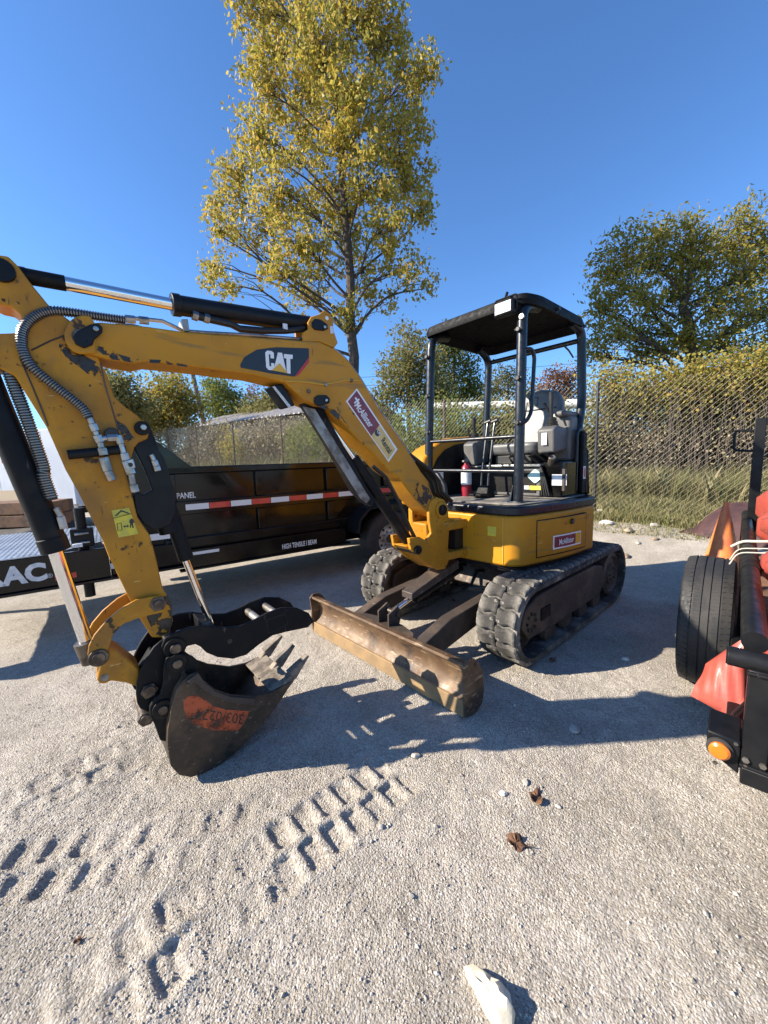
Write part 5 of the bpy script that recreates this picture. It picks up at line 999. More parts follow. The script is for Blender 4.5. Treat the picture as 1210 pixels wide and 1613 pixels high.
# consoles and levers
def console(sc_, yc_, z0, z1_, w_, l_, top, par_name):
    c_ = MB().prism([(sc_ - l_ / 2, yc_ - w_ / 2, z0 + .03), (sc_ + l_ / 2, yc_ - w_ / 2, z0), (sc_ + l_ / 2 + .02, yc_ - w_ / 2, z1_ - .03), (sc_ + l_ / 2 - .06, yc_ - w_ / 2, z1_), (sc_ - l_ / 2, yc_ - w_ / 2, z1_ - .02)], [(sc_ - l_ / 2, yc_ + w_ / 2, z0 + .03), (sc_ + l_ / 2, yc_ + w_ / 2, z0), (sc_ + l_ / 2 + .02, yc_ + w_ / 2, z1_ - .03), (sc_ + l_ / 2 - .06, yc_ + w_ / 2, z1_), (sc_ - l_ / 2, yc_ + w_ / 2, z1_ - .02)]).build(par_name, 'plastic_grey', EX, bevel=.02, segs=3)
    MB().lathe([(.050, 0), (.052, .02), (.044, .025), (.046, .045), (.036, .05), (.038, .07), (.022, .085)], (sc_ + .02, yc_, z1_ - .01), (.1, 0, 1), 16).build('boot', 'hose', c_)
    MB().tube([(sc_ + .03, yc_, z1_ + .06), (sc_ + .045, yc_, z1_ + .15), (sc_ + .04, yc_, top - .04), (sc_ + .05, yc_, top)], [.012, .017, .024, .018], 12).build('joystick', 'hose', c_); return c_
LC = console(-.15, .42, 1.43, 1.66, .15, .25, 1.94, 'left_console'); MB().box(-.008, -.003, .39, .435, 1.50, 1.60).build('console_label', 'label_white', LC)
MB().tube([lat(868, 655, .40), lat(860, 640, .36), lat(857, 634, .35)], [.008, .010, .016], 8).build('lock_lever', 'hose', LC)
MB().box(-.42, -.26, .36, .52, 1.36, 1.75).build('armrest_column', 'plastic_grey', EX, bevel=.025); MB().box(-.52, -.20, .40, .50, 1.74, 1.79).build('armrest', 'plastic_grey', EX, bevel=.02)
RC = console(-.04, -.28, 1.34, 1.58, .14, .22, 1.80, 'right_console'); MB().tube([(-.06, -.33, 1.56), (-.02, -.36, 1.65), (-.02, -.36, 1.70)], [.008, .010, .014], 8).build('throttle_lever', 'hose', RC)
for dy in (-.035, .035):
    LV = MB().tube([(.24, dy - .01, 1.07), (.22, dy - .01, 1.25), (.15, dy, 1.68), (.14, dy, 1.72)], [.012, .011, .011, .010], 10).build('travel_lever', PO, EX); MB().tube([(.14, dy - .03, 1.72), (.14, dy + .03, 1.735)], .016, 10).build('lever_grip', 'hose', LV)
    MB().box(.26, .40, dy - .028, dy + .028, 1.085, 1.105).build('foot_pedal', 'black_dusty', LV, bevel=.005)
MB().prism([(.18, -.07, 1.066), (.32, -.07, 1.066), (.26, -.05, 1.17), (.20, -.05, 1.17)], [(.18, .07, 1.066), (.32, .07, 1.066), (.26, .05, 1.17), (.20, .05, 1.17)]).build('lever_bracket', 'black_dusty', EX, bevel=.008)
# ---- fire extinguisher (a thing of its own, standing in the cab) --------------------------------
ep = ons(735, 786, .22); wp = ORG + FWD * ep[0] + LEFT * ep[1]
FE = empty('fire_extinguisher', (wp[0], wp[1], 1.064), EX.rotation_euler.z, 'small red fire extinguisher with white label standing inside the cab', 'extinguisher')
MB().lathe([(.045, 0), (.048, .01), (.048, .24), (.040, .275), (.020, .295), (.016, .31)], (0, 0, 0), (0, 0, 1), 20).build('cylinder', 'extinguisher_red', FE)
MB().lathe([(.0487, 0), (.0487, .14)], (0, 0, .11), (0, 0, 1), 20).build('paper_label', 'label_white', FE)
MB().prism([(-.02, -.012, .31), (.05, -.012, .315), (.05, -.012, .33), (-.02, -.012, .345)], [(-.02, .012, .31), (.05, .012, .315), (.05, .012, .33), (-.02, .012, .345)]).build('valve_handle', 'dull_steel', FE, bevel=.003)
MB().tube([(-.02, 0, .325), (-.06, 0, .30), (-.055, 0, .15)], .008, 8).build('nozzle_hose', 'hose', FE)
# ------------------------------------------------------------------ black dump trailer
TDIR = np.array([845, 606., 0]); TDIR /= np.linalg.norm(TDIR); TA = np.array([-.069, 5.082, 0.]); TN = np.array([TDIR[1], -TDIR[0], 0])   # TN towards the camera
DT = empty('dump_trailer', tuple(TA), math.atan2(TDIR[1], TDIR[0]), 'black dump trailer with red and white reflective tape behind the boom', 'trailer')
def tp_(px, py, y=0.0):                                            # photo point on the trailer's side plane at local y -> (x, z)
    d = ray(px, py); k = ((TA - TN * y - CC) @ TN) / (d @ TN); P = CC + d * k; return (float((P - TA) @ TDIR), float(P[2]))
X0, X1, WY = -2.48, 2.05, 1.95
G = 'gloss_black'
MB().box(X0, X1, .10, .135, .60, 1.36).build('side_wall', G, DT, bevel=.004); MB().box(X0, X1, WY - .035, WY, .60, 1.36).build('side_wall', G, DT, bevel=.004)
MB().box(X0, X1, .14, WY - .04, .60, .64).build('bed_floor', 'black_dusty', DT)
MB().box(X1, X1 + .04, .10, WY, .60, 1.40).build('tailgate', G, DT, bevel=.004)
for yy in (.06, WY - .04): MB().box(X0 - .01, X1 + .02, yy, yy + .09, 1.361, 1.43).build('top_rail', G, DT, bevel=.012)
MB().box(X0, X1, .045, .098, .955, 1.09).build('mid_rail', G, DT, bevel=.008); MB().box(X0, X1, .05, .098, .62, .72).build('lower_rail', G, DT, bevel=.008)
for k in range(6):
    xs = X0 + .04 + k * .86; MB().box(xs, xs + .085, .055, .098, 1.091, 1.36).build('side_stake', G, DT, bevel=.008); MB().box(xs, xs + .085, .055, .098, .721, .954).build('side_stake', G, DT, bevel=.008)
# front wall with the raised tarp shroud
shp = [(X0 - .44, .62), (X0 - .44, 1.70), (-2.52, 1.70), (-2.46, 1.66), (-2.17, 1.40), (-2.17, 1.365), (X0 - .02, 1.365), (X0 - .02, .62)]
MB().prism([(x, .06, z) for x, z in shp], [(x, .10, z) for x, z in shp]).build('front_shroud', G, DT, bevel=.004); MB().prism([(x, WY - .1, z) for x, z in shp], [(x, WY - .06, z) for x, z in shp]).build('front_shroud', G, DT, bevel=.004)
MB().box(X0 - .46, X0 - .42, .10, WY - .1, .62, 1.70).build('front_wall', G, DT, bevel=.004)
# frame
MB().box(-2.95, 2.0, .20, .34, .40, .595).build('frame_beam', G, DT, bevel=.006); MB().box(-2.95, 2.0, 1.65, 1.79, .40, .595).build('frame_beam', G, DT, bevel=.006)
MB().box(-2.35, -.50, .03, .06, .415, .60).build('i_beam_web', G, DT, bevel=.004)
MB().box(-2.4, -.45, .0, .09, .395, .414).build('i_beam_flange', G, DT, bevel=.004)
fit_text('HIGH TENSILE I BEAM', (*[tp_(446, 860)[0]], .0285, .455), (tp_(500, 850)[0] - tp_(446, 860)[0], 0, 0), (0, 0, .06), 'decal_white', DT, bold=.02)
fit_text('SPRING PANEL', (-3.02, .1, 1.0), (.1, 0, 0), (0, 0, .01), 'decal_white', DT).name if False else None
a0 = tp_(272, 785, .04); a1 = tp_(310, 781, .04)
fit_text('GPANEL', (a0[0], .0975, 1.115), (a1[0] - a0[0], 0, 0), (0, 0, .06), 'decal_white', DT, bold=.02)
# reflective tape: alternating pieces
xs = -2.72; red = False
while xs < 1.9:
    L_ = .22 if not red else .21
    if xs > -2.40 or xs < -2.5:
        yy = .0445 if xs >= X0 else .0595
        MB().box(max(xs, X0) if xs >= -2.5 else xs, xs + L_ - .006, yy - .0012, yy, 1.000, 1.058).build('tape_strip', 'tape_red' if red else 'tape_white', DT, smooth=False)
    xs += L_; red = not red
MB().box(-2.30, -2.02, .0012 + .0285, .0295, .545, .575).build('tape_strip', 'tape_white', DT)
MB().box(-2.74, -2.45, .056, .0575, .74, .80).build('tape_strip', 'tape_white', DT)
# front deck with side beam and lettering
MB().box(-4.6, -2.95, -.02, .03, .475, .74).build('side_beam', G, DT, bevel=.006); MB().box(-4.6, -2.35, -.05, .05, .45, .474).build('beam_flange', G, DT, bevel=.004)
MB().box(-2.94, -2.30, .0, .03, .48, .69).build('side_beam', G, DT, bevel=.006)
dk = [(-4.6, -.02), (-3.35, -.02), (-2.98, .35), (-2.98, 1.75), (-4.6, 1.75)]
MB().prism([(x, y, .742) for x, y in dk], [(x, y, .750) for x, y in dk]).build('deck_plate', 'diamond_plate', DT)
dpl = MB()
for i in range(46):
    for j in range(38):
        x = -4.55 + i * .036; y = .02 + j * .046
        if x > -3.0 or (x > -3.38 and y < (x + 3.35) * 1.0 + .03): continue
        a = math.radians(45 if (i + j) % 2 else -45); c_, s_ = math.cos(a) * .014, math.sin(a) * .014
        dpl.add([(x - c_, y - s_, .7502), (x + s_ * .3, y - c_ * .3, .7535), (x + c_, y + s_, .7502), (x - s_ * .3, y + c_ * .3, .7535)], [(0, 1, 2, 3)])
tag(dpl.build('tread_pattern', 'diamond_plate', DT, fix=False), kind='stuff')
ta, tb = tp_(0, 925, -.02), tp_(76, 915, -.02); capz = (tp_(0, 925, -.02)[1] + tp_(76, 915, -.02)[1]) / 2
fit_text('SURE-TRAC', (tb[0] - .98, -.0215, .535), (.98, 0, 0), (0, 0, .155), 'label_white', DT, bold=.05)
q = tp_(79, 911, -.02); fit_text('®', (q[0] - .015, -.0215, .55), (.035, 0, 0), (0, 0, .035), 'label_white', DT)
MB().box(tp_(88, 915)[0], tp_(122, 912)[0], -.0235, -.0205, .52, .565).build('red_reflector', 'tape_red', DT); q = tp_(177, 908); MB().box(q[0] - .06, q[0] + .03, -.0015, -.001, .54, .59).build('maker_sticker', 'label_white', DT)
# jack, tool box and clutter on the neck
MB().box(-2.94, -2.70, .15, 1.6, .60, 1.02).build('pump_box', G, DT, bevel=.01); JK = MB().cyl((-3.12, .12, .30), (-3.12, .12, 1.10), .04).build('jack', 'black_paint', DT); MB().box(-3.2, -3.04, .06, .18, .76, .92).build('jack_bracket', 'black_paint', DT, bevel=.006)
for zz in (.80, .88): MB().cyl((-3.17, .05, zz), (-3.07, .05, zz), .012).build('jack_bolt', 'steel', DT)
MB().box(-3.19, -3.12, -.0, .04, .77, .80).build('light_box', 'label_white', DT, bevel=.004)
# wheels and fender
for wx in (.10, .98):
    WH = MB().lathe([(.21, -.105), (.30, -.125), (.36, -.115), (.385, -.085), (.39, -.05), (.39, .05), (.385, .085), (.36, .115), (.30, .125), (.21, .105)], (wx, -.03, .39), (0, 1, 0), 48, closed=True).build('wheel', 'tyre_rubber', DT, angle=50)
    MB().lathe([(.03, -.06), (.075, -.058), (.085, -.03), (.12, -.02), (.175, -.035), (.20, -.085), (.212, -.10), (.212, .09)], (wx, -.03, .39), (0, 1, 0), 40).build('rim', 'rim_paint', WH)
    MB().lathe([(.03, -.115), (.05, -.11), (.055, -.06)], (wx, -.03, .39), (0, 1, 0), 20).build('hub_cap', 'decal_red' if False else 'pin_steel', WH)
    for k in range(8):
        a = k * math.pi / 4 + .2; MB().cyl((wx + .095 * math.cos(a), -.075, .39 + .095 * math.sin(a)), (wx + .095 * math.cos(a), -.04, .39 + .095 * math.sin(a)), .012, n=6).build('lug_nut', 'steel', WH)
        MB().cyl((wx + .145 * math.cos(a + .39), -.0685, .39 + .145 * math.sin(a + .39)), (wx + .145 * math.cos(a + .39), -.05, .39 + .145 * math.sin(a + .39)), .017, n=10).build('rim_hole', 'hose', WH)
fo = [(-.46, .55), (-.42, .72), (-.28, .84), (.0, .865), (1.1, .865), (1.38, .84), (1.50, .72), (1.54, .55)]; fi = [(x * .97 + .016, z - .018) for x, z in fo]
MB().prism([(x, -.19, z) for x, z in fo + fi[::-1]], [(x, .098, z) for x, z in fo + fi[::-1]]).build('fender', 'black_paint', DT, bevel=.004)
MB().tube([(.10, .1, .39), (.10, 1.9, .39)], .045, 12).build('axle', 'black_dusty', DT); MB().tube([(.98, .1, .39), (.98, 1.9, .39)], .045, 12).build('axle', 'black_dusty', DT)
for wx in (.10, .98): MB().lathe([(.21, -.105), (.36, -.115), (.39, -.05), (.39, .05), (.36, .115), (.21, .105)], (wx, 2.03, .39), (0, 1, 0), 32).build('wheel', 'tyre_rubber', DT)
MB().cyl((-4.3, 1.5, .0), (-4.3, 1.5, .74), .045).build('landing_leg', 'black_paint', DT)
# ------------------------------------------------------------------ utility trailer at right
UQ = np.array([.68, .733, 0]); UQ /= np.linalg.norm(UQ); UR = np.array([UQ[1], -UQ[0], 0]); UO = np.array([1.10, 1.16, 0.])
UT = empty('utility_trailer', tuple(UO), math.atan2(UQ[1], UQ[0]), 'black tube railed utility trailer with one bare tyre at right edge', 'trailer')
# local x along the trailer (away), local -y to the trailer's right
U = 'black_paint'
MB().cyl((-.02, .012, .755), (-.02, -1.35, .755), .030, n=20).build('front_rail', U, UT, bevel=.003); MB().cyl((-.02, .015, .755), (-.02, .011, .755), .027, n=20).build('rail_cap', U, UT)
MB().box(-.055, .015, -.098, -.038, .42, .738).build('corner_post', U, UT, bevel=.004); MB().box(-.055, .015, -1.35, -1.275, .42, .74).build('corner_post', U, UT, bevel=.004)
MB().tube([(.02, -.05, .80), (.5, -.05, .80), (3.4, -.05, .80)], .034, 16).build('side_rail', U, UT)
MB().tube([(1.0, -.05, .80), (1.75, -.05, .80)], .039, 16).build('rail_sleeve', 'black_dusty', UT)
for xx in (1.2, 2.4, 3.36): MB().box(xx, xx + .06, -.08, -.02, .42, .77).build('stake', U, UT, bevel=.004)
MB().box(-.06, .02, -1.38, -.04, .36, .418).build('bumper', U, UT, bevel=.005); MB().box(.02, 3.45, -.09, .0, .36, .43).build('frame_rail', U, UT, bevel=.005); MB().box(.02, 3.45, -1.38, -1.29, .36, .43).build('frame_rail', U, UT, bevel=.005)
MB().box(.03, 3.4, -1.28, -.1, .40, .425).build('deck', 'timber', UT)
LB = MB().prism([(-.058, -.036, .385), (-.058, .045, .435), (-.058, .045, .500), (-.058, -.036, .495)], [(.05, -.036, .385), (.05, .045, .435), (.05, .045, .525), (.05, -.036, .52)]).build('lamp_bracket', U, UT, bevel=.005)
MB().lathe([(.034, 0), (.034, .008), (.027, .012)], (-.059, .012, .455), (-1, 0, 0), 24).build('lamp_gasket', 'rubber', LB); MB().lathe([(.026, .0), (.027, .010), (.020, .016), (.0, .017)], (-.071, .012, .455), (-1, 0, 0), 24).build('amber_lamp', 'amber_lens', LB)
for zz, yy in ((.40, .02), (.49, -.025)): MB().cyl((-.06, yy, zz), (-.066, yy, zz), .006, n=6).build('screw', 'steel', LB)
for yy in (-.05, -.088): MB().cyl((-.056, yy, .445), (-.064, yy, .445), .009, n=6).build('bolt', 'dull_steel', UT)
MB().tube([(-.058, -.036, .728), (-.058, -.10, .728)], .006, 6).build('weld_bead', 'black_dusty', UT); MB().tube([(-.060, -.036, .424), (-.060, -.10, .424)], .006, 6).build('weld_bead', 'black_dusty', UT)
MB().tube([(.0, -.02, .44), (.05, .01, .42), (.2, -.02, .45), (.5, -.1, .44)], .006, 6).build('lamp_wire', 'hose', UT)
# wheel with real tread blocks
wl = np.array([1.955, 2.245, .0]) - UO; wxl, wyl = float(wl @ UQ), float(-(wl @ UR)); R0 = .385
tw = MB().lathe([(.20, -.10), (.27, -.115), (.335, -.119), (.365, -.112), (R0 - .012, -.104), (R0 - .006, -.09), (R0 - .006, .09), (R0 - .012, .104), (.365, .112), (.335, .119), (.27, .115), (.20, .10)], (wxl, wyl, R0 - .004), (0, 1, 0), 72, closed=True).build('wheel', 'tyre_rubber', UT, angle=40)
MB().lathe([(.03, .05), (.08, .05), (.15, .02), (.19, .09), (.205, .10), (.205, -.10)], (wxl, wyl, R0 - .004), (0, 1, 0), 36).build('rim', 'label_white', tw)
def tread(y0, y1, n_seg, gapf, zig=0.0):
    mb = MB()
    for k in range(n_seg):
        a0 = 2 * math.pi * k / n_seg; a1 = 2 * math.pi * (k + 1 - gapf) / n_seg; V = []
        for a in (a0, (a0 + a1) / 2, a1):
            for r_ in (R0 - .012, R0):
                for yy in (y0, y1):
                    rr = r_ - (.010 if abs(yy) > .085 else 0); ag = a + (zig if yy == y1 else 0); V.append((wxl + rr * math.cos(ag), wyl + yy, R0 - .004 + rr * math.sin(ag)))
        F = []
        for q in range(2):
            o = q * 4; F += [(o + 2, o + 3, o + 7, o + 6), (o, o + 2, o + 6, o + 4), (o + 1, o + 5, o + 7, o + 3)]
        F += [(0, 1, 3, 2), (8, 10, 11, 9)]; mb.add(V, F)
    return mb.build('tread_rib', 'tyre_rubber', tw, fix=True)
tread(-.106, -.066, 74, .13, .02); tread(-.056, -.022, 120, .03, .01); tread(-.014, .014, 120, .0, 0); tread(.022, .056, 120, .03, -.01); tread(.066, .106, 74, .13, -.02)
MB().tube([(wxl, wyl - .1, R0), (wxl, -1.3, R0)], .03, 12).build('axle', U, UT)
# raised ramp gate at the tail
xg = 2.95
GT = MB().box(xg, xg + .05, -.12, -.05, .46, 1.66).build('gate_post', U, UT, bevel=.003); MB().box(xg, xg + .05, -1.33, -1.26, .46, 1.66).build('gate_post', U, UT)
MB().box(xg, xg + .05, -1.26, -.12, 1.60, 1.66).build('gate_rail', U, UT); MB().tube(bend([(xg + .02, -.05, 1.56), (xg + .02, .07, 1.57), (xg + .02, .07, 1.40), (xg + .02, -.05, 1.39)], .03), .010, 8).build('gate_handle', U, UT)
for k in range(10): MB().box(xg + .015, xg + .035, -1.25, -.13, .55 + k * .1, .556 + k * .1).build('gate_bar', U, UT)
# ------------------------------------------------------------------ red vinyl sheets folded in the trailer
def uw(x, y, z): return UO + UQ * x - UR * y + np.array([0, 0, z])      # utility trailer local -> world
def bundle(name, label, cx, cy, cz, lx, ly, lz, seed, rz=0.0, m='red_vinyl', cat='vinyl sheet', group='red vinyl sheets in the trailer'):
    g = np.random.default_rng(seed); nu, nv = 40, 22; V = []
    for i in range(nu + 1):
        for j in range(nv):
            s_ = i / nu * 2 - 1; a = 2 * math.pi * j / nv; env = max(.05, (1 - abs(s_) ** 2.6)) ** .7
            ce, se = math.cos(a), math.sin(a); y = math.copysign(abs(ce) ** .65, ce); z = math.copysign(abs(se) ** .75, se)
            w_ = 1 + .10 * math.sin(3 * s_ * 3.1 + seed) * math.sin(a * 2 + seed) + .07 * math.sin(9 * s_ + a * 3 + seed * 2) + .05 * math.sin(17 * s_ - a * 2)
            V.append((lx * s_ * .5, ly * .5 * y * env * w_ + .06 * ly * math.sin(4 * s_ + seed) + .05 * ly * math.copysign(1, math.sin(9 * s_ + seed)) * abs(math.sin(9 * s_ + seed)) ** .4, lz * .5 * z * (.12 + .88 * env) * w_))
    c_, s2 = math.cos(rz), math.sin(rz); W_ = [uw(cx + x * c_ - y * s2, cy + x * s2 + y * c_, cz + z) for x, y, z in V]
    F = [(i * nv + j, i * nv + (j + 1) % nv, (i + 1) * nv + (j + 1) % nv, (i + 1) * nv + j) for i in range(nu) for j in range(nv)] + [tuple(range(nv))[::-1], tuple(range(nu * nv, nu * nv + nv))]
    o = MB().add(W_, F).build(name, m, None, angle=60); return tag(o, label, cat, group)
for q, (cx_, cz_, ln, wd_, ht, rz_) in enumerate([(.42, .66, .95, .62, .38, .10), (.72, .88, .90, .50, .20, -.12), (1.10, .82, .95, .60, .40, .08), (1.45, .97, .90, .56, .26, -.10), (1.90, .90, .95, .66, .44, .12), (2.45, .98, .90, .62, .50, -.06)]):
    bundle('vinyl_sheet', ['lowest red vinyl fold right behind the corner post', 'red vinyl fold with a pointed tip above the front rail', 'red vinyl fold bulging beside the tyre', 'pointed red vinyl fold under the thin cream ropes', 'red vinyl fold behind the thick white rope', 'red vinyl fold at the tail, next to the gate'][q], cx_, -.088 - ln / 2, cz_, ln, wd_, ht, 3 + q * 3, math.pi / 2 + rz_)
# the flap pulled out between tyre and corner post
fl = [(1088, 1095, 1.62), (1113, 1048, 1.62), (1163, 1012, 1.50), (1205, 1010, 1.42), (1212, 1060, 1.36), (1210, 1120, 1.36), (1165, 1137, 1.42)]
nU, nV = 16, 12; q00, q10, q11, q01 = [np.array(at_y(*p)) for p in ((1088, 1096, 1.50), (1172, 1142, 1.34), (1172, 1005, 1.44), (1112, 1046, 1.52))]; V = []
nrm = np.cross(q10 - q00, q01 - q00); nrm /= np.linalg.norm(nrm)
for i in range(nU + 1):
    for j in range(nV + 1):
        a, c_ = i / nU, j / nV; P = q00 * (1 - a) * (1 - c_) + q10 * a * (1 - c_) + q11 * a * c_ + q01 * (1 - a) * c_
        V.append(P + nrm * (.02 * math.sin(math.pi * a) * math.sin(math.pi * c_) * 1.6 + .0035 * math.sin(a * 26 + c_ * 5) * math.sin(math.pi * c_) + .006 * math.sin(c_ * 7 + a * 2)))
W2 = V + [p - nrm * .006 for p in V]; n_ = (nU + 1) * (nV + 1); F = []
for i in range(nU):
    for j in range(nV):
        a = i * (nV + 1) + j; f = (a, a + nV + 1, a + nV + 2, a + 1); F += [f, tuple(x + n_ for x in f[::-1])]
edge = [i * (nV + 1) for i in range(nU + 1)] + [nU * (nV + 1) + j for j in range(1, nV + 1)] + [i * (nV + 1) + nV for i in range(nU - 1, -1, -1)] + [j for j in range(nV - 1, 0, -1)]
for a, c_ in zip(edge, edge[1:] + edge[:1]): F.append((a, c_, c_ + n_, a + n_))
tag(MB().add(W2, F).build('vinyl_flap', 'red_vinyl', None, angle=60), 'bright red vinyl flap poking out between tyre and corner post', 'vinyl sheet', 'red vinyl sheets in the trailer')
# ropes
def rope(pts, r, label):
    o = MB().tube(bend(pts, .05, 4), r, 8).build('rope', 'rope_white'); return tag(o, label, 'rope', 'ropes on the trailer rail')
rope([tuple(uw(1.62, .03, .80)), tuple(uw(1.60, -.02, .845)), tuple(uw(1.55, -.12, .86)), tuple(uw(1.5, -.4, .93)), tuple(uw(1.5, -.9, .96))], .008, 'thick white rope knotted on the side rail behind the cone')
rope([tuple(uw(1.36, .03, .77)), tuple(uw(1.36, .0, .842)), tuple(uw(1.3, -.25, .88)), tuple(uw(1.3, -.9, .94))], .0035, 'thin cream rope pulled over the red vinyl, farther of two')
rope([tuple(uw(1.24, .03, .77)), tuple(uw(1.24, .0, .842)), tuple(uw(1.22, -.25, .87)), tuple(uw(1.22, -.9, .92))], .0035, 'thin cream rope pulled over the red vinyl, nearer of two')
# ------------------------------------------------------------------ traffic cone
cpt = at_y(1141, 830, 3.15); cz0 = gz(cpt[0], cpt[1])
CN = empty('traffic_cone', (cpt[0], cpt[1], cz0), .75, 'scuffed orange traffic cone standing behind the trailer tyre', 'cone')
MB().lathe([(.225, .03), (.212, .06), (.20, .10), (.020, .955), (.017, .985), (.010, .99)], (0, 0, 0), (0, 0, 1), 32).build('cone_body', 'cone_orange', CN)
MB().prism([(x, y, 0) for x, y in round_poly([(-.24, -.24), (.24, -.24), (.24, .24), (-.24, .24)], .1, 4)], [(x, y, .032) for x, y in round_poly([(-.235, -.235), (.235, -.235), (.235, .235), (-.235, .235)], .1, 4)]).build('cone_base', 'cone_orange', CN, bevel=.005)
# dark sheet draped over a tyre behind the cone
def drape(name, label, cat, quad, hump, m, seed, n=26, thick=.008):
    A, B, C_, D = [np.array(q, float) for q in quad]; g = np.random.default_rng(seed); V = []
    for i in range(n + 1):
        for j in range(n + 1):
            a, c_ = i / n, j / n; P = A * (1 - a) * (1 - c_) + B * a * (1 - c_) + C_ * a * c_ + D * (1 - a) * c_; gz0 = float(terrain(P[0], P[1])); h = hump(a, c_); V.append((P[0], P[1], max(gz0 + .012, gz0 + h + .012 + .02 * math.sin(a * 11 + c_ * 7 + seed) * min(1, h * 8))))
    k = (n + 1) ** 2; W_ = V + [(x, y, z - thick) for x, y, z in V]; F = []
    for i in range(n):
        for j in range(n):
            a = i * (n + 1) + j; f = (a, a + n + 1, a + n + 2, a + 1); F += [f, tuple(x + k for x in f[::-1])]
    ed = [i * (n + 1) for i in range(n + 1)] + [n * (n + 1) + j for j in range(1, n + 1)] + [i * (n + 1) + n for i in range(n - 1, -1, -1)] + [j for j in range(n - 1, 0, -1)]
    for a, c_ in zip(ed, ed[1:] + ed[:1]): F.append((a, c_, c_ + k, a + k))
    return tag(MB().add(W_, F).build(name, m, None, angle=60), label, cat)
da = at_z(1068, 862, .02)[:2]; 
drape('dark_sheet', 'dark maroon sheet draped on the ground behind the cone', 'sheet', [(da[0], da[1]), (da[0] + .5, da[1] - .9), (da[0] + 2.0, da[1] - .5), (da[0] + .9, da[1] + .45)], lambda a, c_: .42 * (smoothstep(.05, .5, a + c_ * .3) * (1 - smoothstep(.8, 1.1, a))) * max(0, math.sin(math.pi * c_)) ** .8, 'maroon_cloth', 4)
# ------------------------------------------------------------------ clutter at the left edge
ew = at_y(115, 700, 9.2); WT = empty('cargo_trailer', (ew[0] - 1.0, ew[1], 0), math.radians(172), 'white enclosed cargo trailer behind the left end of the deck', 'trailer')
MB().box(-1.05, 4.5, -2.2, 0.0, .62, 2.46).build('body', 'white_panel', WT, bevel=.04); MB().box(-1.06, 4.5, .001, .02, .60, .68).build('skirt_rail', 'dull_steel', WT); MB().box(-1.0, 4.4, -2.1, -.1, .45, .60).build('chassis', 'black_paint', WT)
MB().box(.30, .85, .001, .006, 1.70, 1.82).build('red_sign', 'decal_red', WT); MB().box(.30, .85, .001, .006, 1.58, 1.695).build('sign_field', 'label_white', WT); MB().box(.22, 1.2, .0065, .02, .70, 1.05).build('tan_board', 'tan_panel', WT)
for wx in (1.6, 2.5): MB().lathe([(.19, -.10), (.33, -.10), (.36, -.05), (.36, .05), (.33, .10), (.19, .10)], (wx, .06, .36), (0, 1, 0), 30).build('wheel', 'tyre_rubber', WT)
for k, sx_ in enumerate((-.3, 1.0, 3.5)): MB().box(sx_, sx_ + .012, .0005, .004, .66, 2.4).build('panel_joint', 'white_panel', WT)
lp = at_y(40, 790, 6.4)
for k in range(6):
    y_ = lp[1] + (k % 3) * .24; z_ = (.30 if k < 3 else .52); x1_ = lp[0] + .45 - .1 * (k % 3)
    tag(MB().box(x1_ - 3.2, x1_, y_, y_ + .2, gz(x1_, y_) + z_ + .24, gz(x1_, y_) + z_ + .44).build('timber_beam', 'timber', None, bevel=.012), ['rusty brown timber beam, front of the lower layer', 'rusty brown timber beam, middle of the lower layer', 'rusty brown timber beam, rear of the lower layer', 'rusty brown timber beam, front of the upper layer', 'rusty brown timber beam, middle of the upper layer', 'rusty brown timber beam, rear of the upper layer'][k] + ' in the stack at left', 'beam', 'timber beams stacked at left')
drape('dark_tarp', 'dark grey tarp over a heap under the timber stack at left', 'tarp', [(lp[0] - 3.4, lp[1] - .75), (lp[0] + .62, lp[1] - .75), (lp[0] + .62, lp[1] + .9), (lp[0] - 3.4, lp[1] + .9)], lambda a, c_: .53 * math.sin(math.pi * min(1, c_ * 1.6 if c_ < .3125 else .5)) ** .6 * (1 - smoothstep(.93, 1.0, a)) * (1 - smoothstep(.9, 1, c_)), 'dark_tarp', 6)
# ------------------------------------------------------------------ rubble, leaves and litter on the lot
def rock(name, x, y, r, seed, m, label, cat='rock', group=None, sq=(1, 1, .6), rz=0.0, z=None):
    g = np.random.default_rng(seed); import bmesh
    bm_ = bmesh.new(); bmesh.ops.create_icosphere(bm_, subdivisions=2, radius=1.0); pl = [(Vector(g.normal(size=3)).normalized(), .62 + .3 * g.random()) for _ in range(9)]
    for v in bm_.verts:
        for n_, d_ in pl:
            k = v.co.dot(n_)
            if k > d_: v.co -= n_ * (k - d_)
        v.co = Vector((v.co.x * sq[0], v.co.y * sq[1], v.co.z * sq[2])) * r * (1 + .05 * g.normal())
    me = bpy.data.meshes.new(name); bm_.to_mesh(me); bm_.free(); o = link_mesh(name, me, m, None, angle=25); o.location = (x, y, (gz(x, y) if z is None else z) + r * sq[2] * .45); o.rotation_euler = (0, 0, rz); tag(o, label, cat, group); return o
rg = np.random.default_rng(61); k = 0
